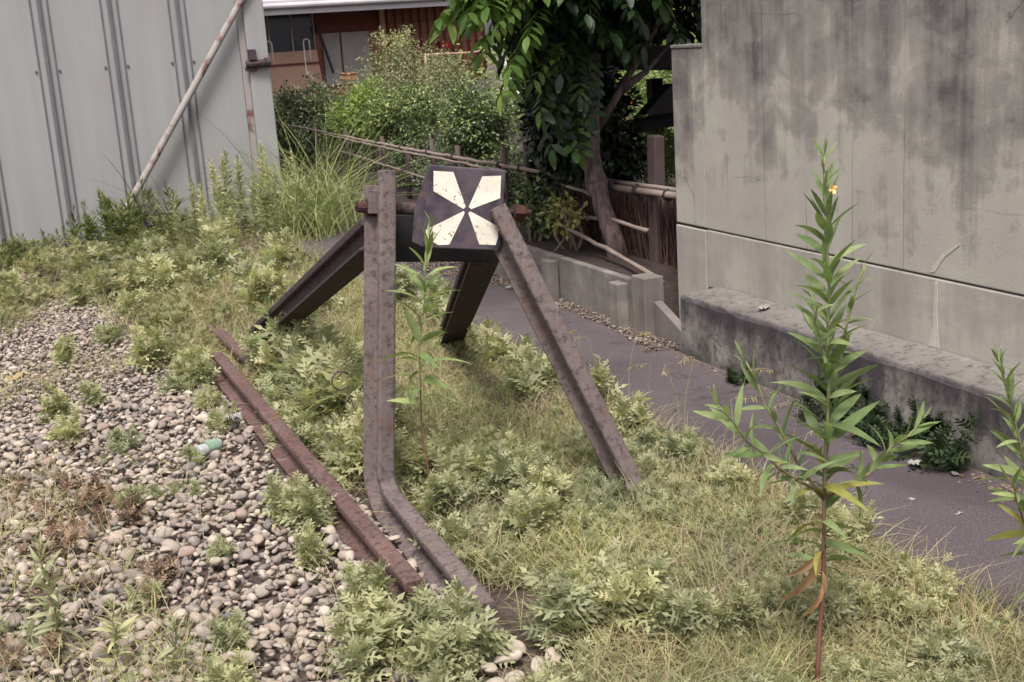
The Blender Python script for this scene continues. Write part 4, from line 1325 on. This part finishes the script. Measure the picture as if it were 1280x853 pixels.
# ---- goldenrod-like stand at the shed corner
def stand():
    r = np.random.RandomState(33)
    spots = []
    for k in range(44):
        x = r.uniform(1.35, 2.55); y = r.uniform(10.6, 12.0)
        h = np.interp(x, [1.35, 1.8, 2.2, 2.55], [.40, .62, .72, .60]) * r.uniform(.7, 1.2)
        spots.append((x, y, h))
    protos = []
    for s in range(4):
        V, F = weed_proto(500 + s, 1, 1.0, (.12, .04), 150, False, .0, .07)
        protos.append(np_mesh('goldenrod', V, F, False, 'mugwort'))
    first = {}
    for i, (x, y, h) in enumerate(spots):
        k = i % 4
        o = first[k].copy() if k in first else first.setdefault(k, bpy.data.objects.new('goldenrod', protos[k]))
        C.objects.link(o)
        o.location = (x, y, 0); o.scale = (h * 1.05, h * 1.05, h); o.rotation_euler = (r.normal(0, .06), r.normal(0, .06), r.uniform(0, 6))
        ident(o, 'upright narrow leaved goldenrod stem in the dense stand against the shed corner', 'weed', 'goldenrod stand at the shed corner')
    for (x, y, H, n, label, sd) in ((2.70, 11.2, 1.25, 260, 'tall arching green grass tussock rising right beside the shed corner', 1), (2.45, 10.9, .95, 130, 'arching grass tussock in front of the tall one by the path', 2), (2.85, 12.6, 1.0, 110, 'grass tussock hanging over the far end of the path', 4), (1.42, 11.9, .95, 40, 'dark wispy grass tuft standing against the shed wall', 3)):
        P = np.stack([r.normal(x, .17 if n > 100 else .08, n), r.normal(y, .26 if n > 100 else .1, n), np.zeros(n)], -1)
        V, F = blades_mass(P, H, .55, .010, sd, .38, 7)
        o = bpy.data.objects.new('grass_tussock', np_mesh('grass_tussock', V - np.array((x, y, 0)), F, False, 'olive_weed' if sd == 3 else 'grass')); C.objects.link(o)
        o.location = (x, y, 0)
        ident(o, label, 'grass')
    # dark olive weeds along the foot of the shed
    pr = []
    for s in range(3):
        V, F = weed_proto(540 + s, 11, .42, (.085, .06), 46, False, .30, .25)
        pr.append(np_mesh('shed_weed', V, F, False, 'olive_weed'))
    first = {}
    lst = [(.95, 11.4, 1.35), (1.15, 11.55, 1.25), (.75, 11.6, 1.05), (1.35, 11.5, .7), (.45, 11.7, .6), (.1, 11.6, .6), (-.2, 11.5, .6), (.3, 11.2, .5), (1.02, 11.0, .6), (1.55, 11.7, .7), (-.5, 11.7, .7), (0, 11.0, .45)]
    for i, (x, y, s) in enumerate(lst):
        k = i % 3
        o = first[k].copy() if k in first else first.setdefault(k, bpy.data.objects.new('shed_weed', pr[k]))
        C.objects.link(o)
        o.location = (x, y, 0); o.scale = (s, s, s); o.rotation_euler = (0, 0, r.uniform(0, 6))
        ident(o, 'bushy dark olive weed in the row along the foot of the metal shed', 'weed', 'weeds along the foot of the shed')
stand()

# ---- seed-headed grass stalks
def stalks():
    r = np.random.RandomState(41)
    def stalk(base, top, lab, grp=None, head=True, mat='straw', name='grass_stalk'):
        base = np.array(base, float); top = np.array(top, float)
        q = np.linspace(0, 1, 9)[:, None]
        bow = np.array((r.normal(0, .02), r.normal(0, .02), 0))
        sp = base + (top - base) * q + bow * np.sin(np.pi * q)
        if head:
            dr = unit(np.array((r.normal(0, 1), r.normal(0, .4), 0)))
            ext = [sp[-1] + dr * .05 * k - np.array((0, 0, .012 * k * k)) + np.array((0, 0, .02 * k)) for k in (.4, .9, 1.4, 1.9)]
            sp = np.vstack([sp, ext])
        mb = MB().tube(sp, np.linspace(.0016, .0007, len(sp)), 4)
        if head:
            for k in range(14):
                p = sp[-4] + (sp[-1] - sp[-4]) * k / 13
                mb.tube([p, p + np.array((r.normal(0, .006), r.normal(0, .006), -.014))], [.0022, .0006], 4)
        o = mb.build(name, mat, None, origin=tuple(base))
        return ident(o, lab, 'grass', grp)
    G = 'seed-headed grass stalks at the path edge'
    for (x, y, hx, h) in ((2.28, 4.3, .03, .30), (2.3, 4.1, -.02, .34), (2.33, 4.5, .05, .36), (2.26, 3.9, .02, .42), (2.3, 3.7, .06, .40), (2.3, 4.75, -.05, .33), (2.2, 3.6, .05, .33), (2.25, 3.4, .1, .36), (2.05, 4.3, .02, .30), (1.95, 4.0, -.03, .30), (2.28, 5.0, .05, .3), (2.22, 3.2, .08, .3)):
        stalk((x, y, 0), (x + hx, y + r.normal(0, .03), h), 'thin dry grass stalk with drooping seed head at the near edge of the path', G)
    for i, (b, t_, lab) in enumerate((((1.02, 3.15, .02), (1.30, 3.35, .26), 'pale dry stalk slanting across the end of the running rail'),
                                    ((1.22, 3.55, .02), (1.28, 3.5, .27), 'pale upright straw beside the foot of the bent rail'),
                                    ((1.55, 3.35, .02), (1.52, 3.35, .30), 'straight pale straw standing in the weeds inside the track'),
                                    ((1.02, 5.05, .03), (.97, 6.0, .10), 'long straw lying along the inner side of the running rail'),
                                    ((.30, 3.35, .02), (.62, 4.35, .10), 'long dry cane lying over the gravel at lower left'))):
        stalk(b, t_, lab, None, False)
    for b, t_, lab in (((.17, 3.25, 0), (.42, 3.62, .24), 'dark bare twig leaning over the gravel at lower left'), ((1.80, 2.42, 0), (2.03, 2.40, .34), 'dark bare twig leaning at the lower right corner'), ((1.45, 2.95, 0), (1.72, 3.3, .22), 'brown bent twig in the weeds along the bottom edge'), ((1.52, 3.6, 0), (1.55, 3.6, .28), 'thin dark stem among the mugwort inside the track')):
        stalk(b, t_, lab, None, False, 'stem_brown', 'twig')
stalks()

# ---- ferns and weeds at the foot of the concrete wall
def wall_weeds():
    for i, (x, y, z, s, lab) in enumerate(((3.02, 4.72, .0, .42, 'small dark weed at the foot of the ledge, farthest along the wall'),
                                       ((3.0), 4.05, .0, .85, 'spreading dark fern at the foot of the ledge behind the tall primrose'),
                                       ((2.99), 3.50, .0, .95, 'large dark fern at the foot of the ledge, right of the tall primrose'),
                                       ((3.0), 3.72, .0, .7, 'dark fern wedged between the two larger ferns by the ledge'))):
        V, F = weed_proto(600 + i, 9, .26, (.075, .055), 22, True, .17, .5)
        V = V * s
        V[:, 0] = np.minimum(V[:, 0], .045)
        o = bpy.data.objects.new('fern', np_mesh('fern', V, F, False, 'fern')); C.objects.link(o)
        o.location = (x, y, z)
        ident(o, lab, 'fern')
wall_weeds()

# =============================================================== SHRUBS, HEDGE, TREE
def shrub(name, label, c, rad, n, leaf, mat, seed, z0=.2, group=None, cat='shrub', lumps=7, stems=5, flat=.9, stem_mat='stem_brown'):
    r = np.random.RandomState(seed)
    c = np.array(c, float); rad = np.array(rad, float)
    t = thing(name, label, cat, (c[0], c[1], z0), group)
    # lumps of leaf clumps inside the ellipsoid
    d = unit(r.normal(size=(lumps * 5, 3)))
    cl = c + d * rad * (r.uniform(.45, 1.0, len(d))[:, None])
    cl = cl[cl[:, 2] > z0]
    k = r.randint(0, len(cl), n)
    off = unit(r.normal(size=(n, 3))) * (r.rand(n)[:, None] ** .5) * rad.mean() * .40
    P = cl[k] + off
    P[:, 2] = np.maximum(P[:, 2], z0 + .02)
    out = unit(off + (P - c) * .5)
    dd = unit(out + r.normal(0, .55, (n, 3)) + np.array((0, 0, -.15)))
    up = unit(out + np.array((0, 0, .9)) + r.normal(0, .35, (n, 3)))
    V, F = blade(1, .48, 2, .25, .25)
    V, F = scatter(V, F, P, frames(dd, up), leaf * r.uniform(.6, 1.25, n))
    part_np('leaves', V, F, mat, t)
    mb = MB()
    for s in range(stems):
        e = cl[r.randint(0, len(cl))]
        b = np.array((c[0] + r.normal(0, .05), c[1] + r.normal(0, .05), z0 - .05))
        mb.tube([b, (b + e) / 2 + r.normal(0, .04, 3), e], [.016, .011, .005], 6)
    mb.build('stems', stem_mat, t, True)
    return t

shrub('shrub', 'dark glossy shrub pressed against the right corner of the metal shed', (3.80, 16.2, .72), (.56, .6, .44), 9000, .055, 'hedge_dark', 1)
shrub('shrub', 'airy grey green bush rising in front of the red boarded house', (5.6, 17.2, 1.02), (1.05, .6, .46), 14000, .042, 'greygreen', 2, lumps=10)
shrub('shrub', 'upright sparse sprig of the grey green bush reaching up to the eave', (5.45, 17.3, 1.60), (.30, .28, .34), 1400, .042, 'greygreen', 22, lumps=5)
shrub('shrub', 'round dense clipped shrub of small dark leaves behind the black board', (4.0, 10.5, .90), (.37, .37, .36), 12000, .036, 'hedge', 3, lumps=9)
shrub('shrub', 'leafy mid green shrub left of the round clipped one', (4.08, 12.7, .86), (.42, .42, .38), 11000, .040, 'hedge', 4, lumps=9)
shrub('shrub', 'lime green young shrub in the hedge behind the tall grass', (3.98, 13.8, .86), (.34, .38, .32), 3000, .055, 'lime', 5)
shrub('shrub', 'mid green shrub between the dark shrub at the shed and the lime one', (4.1, 15.2, .72), (.50, .55, .40), 7000, .045, 'hedge', 6)
shrub('shrub', 'low dark shrub under the bamboo rail behind the upright of the buffer', (3.92, 11.6, .42), (.35, .9, .24), 5500, .042, 'hedge_dark', 7)
shrub('shrub', 'low dark shrub under the bamboo rail behind the black board', (3.86, 9.2, .46), (.30, .8, .25), 5500, .042, 'hedge', 8)
shrub('shrub', 'bright green seedling bush under the rail at the right bolt of the buffer', (3.42, 7.9, .48), (.16, .3, .15), 700, .055, 'hedge', 9)
shrub('variegated_shrub', 'small yellow variegated shrub behind the kerb left of the tree trunk', (3.38, 7.35, .45), (.10, .13, .13), 260, .05, 'variegated', 10)
shrub('evergreen_shrub', 'tall black green evergreen shrub behind the tree trunk', (3.90, 8.0, .85), (.27, .45, .62), 8000, .075, 'evergreen', 11, lumps=12)
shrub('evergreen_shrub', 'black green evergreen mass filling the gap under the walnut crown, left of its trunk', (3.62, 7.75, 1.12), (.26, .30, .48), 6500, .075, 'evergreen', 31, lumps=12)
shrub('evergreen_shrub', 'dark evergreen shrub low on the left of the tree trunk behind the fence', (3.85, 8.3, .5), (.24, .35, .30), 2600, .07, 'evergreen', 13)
shrub('shrub', 'yellow green shrub seen past the leaning post beside the pier', (5.1, 9.3, .60), (.36, .36, .26), 2400, .05, 'lime', 14)
shrub('flower_bush', 'pale green flowering bush with a few red blooms behind the leaning post', (6.5, 12.0, .82), (.85, .6, .62), 7000, .06, 'meadow', 15)
shrub('garden_hedge', 'long pale green garden hedge far behind the tree', (9.3, 17.5, .9), (2.6, .8, .85), 9000, .12, 'meadow', 16, lumps=22)
shrub('garden_hedge', 'tall lime green hedge far behind the dark shelter', (12.6, 22, 1.6), (3.2, 1.2, 1.5), 9000, .18, 'lime', 17, lumps=22)
for (x, y, z), lab in (((6.25, 11.4, .84), 'red bloom on the flowering bush, right one by the pier'), ((5.99, 11.4, .90), 'red bloom on the flowering bush, left one by the tree')):
    mb = MB()
    for k in range(6):
        a = k * math.pi / 3; u = np.array((math.cos(a), -.3, math.sin(a))); v = np.array((-math.sin(a), 0, math.cos(a)))
        p = np.array((x, y, z)); mb.add([p, p + u * .03 + v * .02, p + u * .05, p + u * .03 - v * .02], [(0, 1, 2, 3)])
    mb.tube([(x, y + .01, z), (x + .02, y + .1, .25)], .004, 4)
    o = mb.build('flower', 'petal_red', None, origin=(x, y, z)); ident(o, lab, 'flower')

# ---- bamboo rail fence
def fences():
    r = np.random.RandomState(4)
    t = thing('bamboo_fence', 'weathered bamboo rail fence with dark posts running behind the kerb', 'fence', (3.52, 10, .2))
    def pole(pts, rad, name='rail'):
        pts = np.array(pts, float)
        P = []; Rr = []
        for a, b in zip(pts[:-1], pts[1:]):
            L = np.linalg.norm(b - a); n = max(2, int(L / .12))
            for i in range(n + (1 if b is pts[-1] else 0)):
                f = i / n
                P.append(a + (b - a) * f + r.normal(0, .003, 3)); Rr.append(rad * .74 * (1.12 if i % 3 == 0 else .97))
        return MB().tube(P, Rr, 8).build(name, 'bamboo', t, True)
    pole([(3.5, 15.8, .73), (3.5, 11.2, .69), (3.5, 7.45, .69)], .019)
    pole([(3.47, 14.0, .70), (3.47, 11.0, .665), (3.47, 8.4, .655)], .014)
    pole([(3.5, 13.4, .545), (3.5, 10.4, .455), (3.5, 8.9, .40)], .016)
    pole([(3.5, 8.3, .435), (3.5, 7.2, .45), (3.5, 6.75, .46)], .016)
    pole([(3.47, 8.25, .445), (3.47, 7.6, .42)], .013)
    pole([(3.5, 7.9, .645), (3.46, 6.9, .60)], .015)
    pole([(3.40, 6.72, .50), (3.42, 6.2, .47)], .017)
    pole([(3.37, 7.45, .40), (3.335, 6.6, .325), (3.27, 5.79, .245)], .018)
    for y, h in ((14.6, .8), (13.2, .78), (11.9, .76), (11.15, .70), (10.4, .80), (9.75, .78), (8.75, .82), (8.35, .88), (7.75, .6)):
        MB().tube([(3.54, y, .15), (3.545, y + r.normal(0, .02), h)], [.024, .021], 8).build('post', 'post_wood', t, True)
        for z in (.69, .47):
            if z < h:
                MB().tube([(3.50, y - .012, z), (3.50, y + .012, z)], .026, 8).build('tie', 'twine', t, True)
    t2 = thing('brushwood_fence', 'dark brushwood fence of upright twigs between the tree trunk and the pier', 'fence', (3.62, 6.6, .2))
    n = 900
    P = np.stack([r.uniform(3.56, 3.66, n), r.uniform(6.02, 7.6, n), np.full(n, .1)], -1)
    top = P + np.stack([r.normal(0, .02, n), r.normal(0, .09, n), .50 + r.uniform(-.10, .07, n)], -1)
    mbV = []; mbF = []
    e = .0042
    for i in range(n):
        a, b = P[i], top[i]; k = len(mbV)
        for q, w in ((a, e), (b, e * .6)):
            mbV += [q + (w, 0, 0), q + (-w * .5, w, 0), q + (-w * .5, -w, 0)]
        mbF += [(k, k + 1, k + 4, k + 3), (k + 1, k + 2, k + 5, k + 4), (k + 2, k, k + 3, k + 5)]
    part_np('twigs', np.array(mbV), np.array(mbF), 'brush', t2)
    t3 = t2
    mb = MB().tube([(3.53, 7.25, .66), (3.52, 6.6, .675), (3.5, 6.05, .69)], .02, 8).tube([(3.55, 7.1, .695), (3.53, 6.08, .715)], .014, 8)
    mb.build('top_rail', 'bamboo', t3, True)
    for y in (6.25, 6.62, 6.95):
        MB().tube([(3.52, y - .012, .68), (3.52, y + .012, .68)], .036, 8).build('tie', 'twine', t3, True)
    MB().box((3.55, 6.46, .15), (3.62, 6.555, 1.0), Matrix.Rotation(R(2), 4, 'X')).build('post', 'post_wood', t3, bevel=.008)
fences()

# ---- walnut tree
def tree():
    r = np.random.RandomState(77)
    t = thing('walnut_tree', 'leaning tree with knotted trunk and long feathery green leaves hanging over the fence', 'tree', (3.5, 6.8, .25))
    tr = [(3.47, 6.80, .15), (3.455, 6.81, .34), (3.44, 6.86, .46), (3.425, 6.90, .55), (3.425, 6.93, .62), (3.42, 6.95, .68), (3.415, 6.97, .74), (3.41, 7.0, .84), (3.43, 7.04, .98), (3.47, 7.08, 1.25), (3.50, 7.12, 1.6), (3.46, 7.18, 2.2), (3.40, 7.3, 3.0)]
    rr = [.072, .060, .056, .058, .050, .070, .062, .058, .056, .055, .05, .042, .03]
    P = []; Q = []
    tr = np.array(tr)
    for i in range(len(tr) - 1):
        for f in np.linspace(0, 1, 5)[:-1]:
            P.append(tr[i] * (1 - f) + tr[i + 1] * f + r.normal(0, .002, 3)); Q.append(rr[i] * (1 - f) + rr[i + 1] * f)
    mb = MB().tube(P, Q, 18)
    # gnarl: push vertices
    V = np.array(mb.V); nrm = np.sin(V[:, 2] * 37 + np.arctan2(V[:, 1] - 6.95, V[:, 0] - 3.44) * 3) * .004 + np.sin(V[:, 2] * 90) * .0015
    mb.V = [tuple(x) for x in V + np.stack([np.cos(np.arctan2(V[:, 1] - 6.95, V[:, 0] - 3.44)) * nrm, np.sin(np.arctan2(V[:, 1] - 6.95, V[:, 0] - 3.44)) * nrm, 0 * nrm], -1)]
    mb.build('trunk', 'bark', t, True)
    limbs = [[(3.49, 7.1, 1.0), (3.62, 7.05, 1.2), (3.78, 7.0, 1.45), (4.0, 6.95, 1.8), (4.3, 6.8, 2.4)],
             [(3.66, 7.04, 1.25), (3.86, 7.1, 1.34), (4.1, 7.2, 1.50)],
             [(3.49, 7.12, 1.55), (3.2, 7.0, 1.75), (3.0, 6.9, 1.92), (2.85, 6.8, 2.0)],
             [(3.5, 7.12, 1.7), (3.3, 6.7, 2.0), (3.1, 6.3, 2.2)],
             [(3.48, 7.15, 1.9), (3.3, 7.6, 2.2), (3.0, 8.1, 2.35)],
             [(3.47, 7.2, 2.1), (3.9, 7.4, 2.4), (4.4, 7.6, 2.6)],
             [(3.42, 7.25, 2.6), (3.0, 7.2, 2.9), (2.5, 7.1, 3.0)],
             [(3.42, 7.25, 2.7), (3.9, 7.0, 3.1), (4.3, 6.7, 3.3)]]
    tips = []
    for L in limbs:
        L = np.array(L)
        MB().tube(L, np.linspace(.032, .010, len(L)), 8).build('branch', 'bark', t, True)
        for _ in range(26):
            k = r.randint(max(0, len(L) - 3), len(L) - 1); f = r.rand()
            tips.append(L[k] * (1 - f) + L[k + 1] * f)
    # compound leaf
    def compound(seed):
        q = np.random.RandomState(seed)
        parts = []; n = 6
        Lf = [blade(1, .40, 4, d, .2) for d in (.15, .3)]
        for i in range(n):
            tt = .25 + .70 * i / (n - 1)
            p = np.array((0, tt, -.28 * tt * tt))
            for s in (-1, 1):
                d = np.array((s * .85, .35 + q.normal(0, .08), -.45 + q.normal(0, .12)))
                sz = .30 * (1 - .25 * abs(tt - .6)) * q.uniform(.85, 1.1)
                parts.append(scatter(*Lf[i % 2], np.array([p]), frames(d[None], np.array([(0, -.15, 1.0)])), np.array([sz])))
        parts.append(scatter(*Lf[0], np.array([(0, 1.0, -.28)]), frames(np.array([(0, .8, -.6)]), np.array([(0, 0, 1.0)])), np.array([.3])))
        rb = np.array([(-.006, 0, 0), (.006, 0, 0), (.004, .5, -.07), (-.004, .5, -.07), (.003, 1, -.28), (-.003, 1, -.28)])
        parts.append((rb, np.array([(0, 1, 2), (0, 2, 3), (3, 2, 4), (3, 4, 5)])))
        return merge(parts)
    protos = [compound(s) for s in range(4)]
    pos, dirs, sc = [], [], []
    # outer hanging fringe (what the photograph shows) plus the body of the crown
    for p in tips:
        for _ in range(2):
            pos.append(p + r.normal(0, .10, 3)); a = r.uniform(0, 6.28)
            dirs.append((math.cos(a), math.sin(a), r.uniform(-.45, .35))); sc.append(r.uniform(.34, .5))
    for _ in range(620):
        q = unit(r.normal(size=3)); q[2] = q[2] * .8
        p = np.array((3.75, 7.2, 2.75)) + q * np.array((1.25, 1.1, 1.1)) * r.uniform(.45, 1)
        if p[2] < 1.55 or (p[0] < 2.95 and p[2] < 2.4): continue
        pos.append(p); o = p - np.array((3.5, 7.1, 2.4)); o[2] *= .3
        dirs.append(unit(o) + r.normal(0, .35, 3) + np.array((0, 0, -.15))); sc.append(r.uniform(.36, .5))
    low = [((2.78, 6.75, 1.78), (-.9, -.2, .0)), ((2.86, 6.8, 1.62), (-.95, -.2, -.12)), ((2.95, 6.8, 1.52), (-.8, -.3, -.4)), ((3.0, 6.75, 1.70), (-.5, -.6, -.3)), ((3.05, 6.7, 1.58), (-.5, -.5, -.55)),
           ((3.15, 6.75, 1.42), (-.6, -.3, -.6)), ((3.36, 6.8, 1.36), (.15, -.5, -.85)), ((3.45, 6.68, 1.42), (.05, -.5, -.7)), 
           ((3.5, 6.8, 1.45), (.3, -.6, -.5)), ((3.65, 6.75, 1.72), (.2, -.6, -.7)), ((3.72, 6.7, 1.85), (.35, -.5, -.6)), ((3.9, 6.8, 1.85), (.5, -.5, -.3)), ((3.05, 6.9, 1.85), (-.7, -.4, .1)),
           ((2.85, 6.9, 1.9), (-1, .0, -.1)), ((3.2, 6.6, 1.8), (-.2, -.8, -.3)), ((3.45, 6.6, 1.75), (.1, -.8, -.5)), ((3.3, 6.95, 1.2), (-.4, -.3, -.8))]
    low += [((3.24, 6.70, 1.30), (-.05, -.3, -.95)), ((3.31, 6.72, 1.36), (.05, -.3, -.9)), ((3.20, 6.68, 1.44), (-.2, -.5, -.7)), ((3.28, 6.68, 1.56), (0, -.4, -.7)), ((3.17, 6.8, 1.24), (-.2, -.3, -.9)), ((3.33, 6.74, 1.60), (.05, -.4, -.7)), ((3.27, 6.72, 1.22), (.0, -.3, -.95)), ((3.12, 6.85, 1.5), (-.3, -.3, -.7))]
    for p, d in low:
        for j in range(2 if p[0] < 3.12 else 3):
            pos.append(np.array(p) + r.normal(0, .05, 3) + np.array((.06 if p[0] < 3 else .03, 0, .10))); dirs.append(np.array(d) + r.normal(0, .15, 3)); sc.append(r.uniform(.32, .44))
    keep_ = [i for i, p in enumerate(pos) if not ((p[0] > 3.56 and p[2] < 1.78 and p[1] < 7.6) or (p[0] + dirs[i][0] * .45 > 3.60 and p[2] + dirs[i][2] * .45 < 1.55 and p[1] < 7.6))]
    def blocks(i):
        for f in (0, .5, 1.0):
            w = pos[i] + np.array(dirs[i], float) / (np.linalg.norm(dirs[i]) + 1e-9) * sc[i] * f
            if w[0] / w[1] > .497 and (w[2] - .13 - 1.6) / w[1] < -.022: return True
        return False
    keep_ = [i for i in keep_ if not blocks(i)]
    pos = [pos[i] for i in keep_]; dirs = [dirs[i] for i in keep_]; sc = [sc[i] for i in keep_]
    pos = np.array(pos); dirs = unit(np.array(dirs, float)); sc = np.array(sc)
    pk = r.randint(0, 4, len(pos)); parts = []
    young = (pos[:, 0] + dirs[:, 0] * .3 < 2.93) | (r.rand(len(pos)) < .04)  # outer fringe leaves take the lit copy of the leaf colour
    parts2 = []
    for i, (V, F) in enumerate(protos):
        for dst, m in ((parts, (pk == i) & ~young), (parts2, (pk == i) & young)):  # young: outer fringe leaves that take the lit copy
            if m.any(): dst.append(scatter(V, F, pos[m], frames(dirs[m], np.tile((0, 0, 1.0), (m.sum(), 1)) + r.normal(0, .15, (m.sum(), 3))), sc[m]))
    V, F = merge(parts)
    part_np('crown', V, F, 'walnut', t)
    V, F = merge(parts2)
    part_np('lit_leaves', V, F, 'walnut_lit', t)
    # dense inner foliage, near-black colour stands in for the crown's inner shade
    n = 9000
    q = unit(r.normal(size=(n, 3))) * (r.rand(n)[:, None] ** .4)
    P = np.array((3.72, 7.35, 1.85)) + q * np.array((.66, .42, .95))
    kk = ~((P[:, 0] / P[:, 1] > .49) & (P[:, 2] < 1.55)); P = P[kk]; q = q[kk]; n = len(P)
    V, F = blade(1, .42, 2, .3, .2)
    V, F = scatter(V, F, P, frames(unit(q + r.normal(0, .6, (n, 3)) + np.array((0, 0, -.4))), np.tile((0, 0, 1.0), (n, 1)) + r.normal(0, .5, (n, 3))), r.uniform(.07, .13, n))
    part_np('inner_crown_shade', V, F, 'evergreen', t)
tree()

# =============================================================== SMALL LITTER
def litter():
    r = np.random.RandomState(3)
    # drinks can lying on its side
    t = thing('drink_can', 'crushed green and silver drinks can lying in the gravel beside the rail', 'can', (.650, 5.02, .05))
    a = R(25)
    ax = np.array((math.cos(a), math.sin(a), .05)); p = np.array((.650, 5.02, .058))
    prof = [(-.054, .021), (-.050, .026), (-.045, .028), (.040, .028), (.047, .026), (.054, .021)]
    mb = MB().tube([p + ax * x for x, _ in prof], [q for _, q in prof], 20)
    mb.V = [tuple(np.array(v) + np.array((0, 0, .004 * math.sin(v[0] * 90)))) for v in mb.V]
    mb.build('body', 'can_metal', t, True)
    MB().tube([p + ax * x for x in (-.018, .02, .039)], [.0287, .0287, .0287], 20, False).build('label_band', 'can_green', t, True)
    def scrap(name, lab, cat, loc, size, mat, seed, thin=.012):
        q = np.random.RandomState(seed)
        n = 7
        V = []
        for i in range(n):
            for j in range(n):
                V.append(((i / (n - 1) - .5) * size[0] + q.normal(0, size[0] * .05), (j / (n - 1) - .5) * size[1] + q.normal(0, size[1] * .05), q.uniform(0, thin) + thin))
        F = [(i * n + j, i * n + j + 1, (i + 1) * n + j + 1, (i + 1) * n + j) for i in range(n - 1) for j in range(n - 1)]
        o = bpy.data.objects.new(name, np_mesh(name, np.array(V), F, False, mat)); C.objects.link(o)
        o.location = loc; o.rotation_euler = (q.normal(0, .15), q.normal(0, .15), q.uniform(0, 6))
        s = o.modifiers.new('solid', 'SOLIDIFY'); s.thickness = .0015
        return ident(o, lab, cat)
    scrap('paper_scrap', 'crumpled white paper scrap on the gravel beside the rail', 'litter', (.80, 5.28, .05), (.09, .06), 'paper', 1, .03)
    scrap('dry_leaf', 'curled yellow dry leaf on the gravel at the left edge', 'leaf', (-.04, 6.72, .045), (.14, .07), 'yellow_leaf', 2, .03)
    scrap('paper_scrap', 'white paper scrap lying on the concrete ledge', 'litter', (3.17, 4.78, .312), (.07, .04), 'paper', 3, .012)
    scrap('paper_scrap', 'white paper scrap on the path below the large fern', 'litter', (2.90, 3.42, .012), (.05, .035), 'paper', 4, .012)
    scrap('paper_scrap', 'small white scrap farther right along the foot of the ledge', 'litter', (2.95, 3.28, .012), (.03, .02), 'paper', 5, .006)
    scrap('paper_scrap', 'white paper scrap on the grit beside the right brace', 'litter', (3.0, 7.45, .02), (.06, .04), 'paper', 6, .01)
    for i, (x, y) in enumerate(((2.72, 3.0), (2.68, 3.18))):
        scrap('paper_scrap', 'tiny pale scrap in the middle of the bare path', 'litter', (x, y, .008), (.025, .014), 'paper', 10 + i, .004)['group'] = 'tiny scraps on the path'
    for i in range(16):
        x, y = 3.02 - abs(r.normal(0, .035)), r.uniform(2.5, 3.6)
        scrap('dry_leaf', 'small brown dead leaf drifted along the foot of the ledge', 'leaf', (x, y, .008), (.026, .016), 'dead_leaf', 20 + i, .005)['group'] = 'dead leaves along the ledge'
    # white flower clusters among the weeds on the left
    for x, y, lab in ((1.25, 9.1, 'small cluster of white blooms in the weeds left of the brace'), (1.75, 9.6, 'tiny white blooms in the weeds nearer the tall grass')):
        mb = MB()
        for k in range(14):
            p = np.array((x + r.normal(0, .05), y + r.normal(0, .03), .17 + r.normal(0, .012)))
            mb.add([p + (-.009, 0, 0), p + (0, -.009, .003), p + (.009, 0, 0), p + (0, .009, .003)], [(0, 1, 2, 3)])
        o = mb.build('white_flowers', 'paper', None, origin=(x, y, 0)); ident(o, lab, 'flower')
    # wire loop on the upright
    c = np.array((1.085, 4.45, .40))
    mb = MB().tube([c + np.array((.035 * math.cos(q), 0, .035 * math.sin(q))) for q in np.linspace(.6, 5.6, 14)], .003, 5)
    mb.tube([c + np.array((.02, 0, -.03)), c + np.array((.06, .0, -.2)), c + np.array((.05, .05, -.40))], .003, 5)
    o = mb.build('wire_loop', 'rust_dark', None, True, origin=tuple(c - np.array((0, 0, .4)))); ident(o, 'bent loop of rusty wire sticking up left of the upright rail', 'wire')
litter()
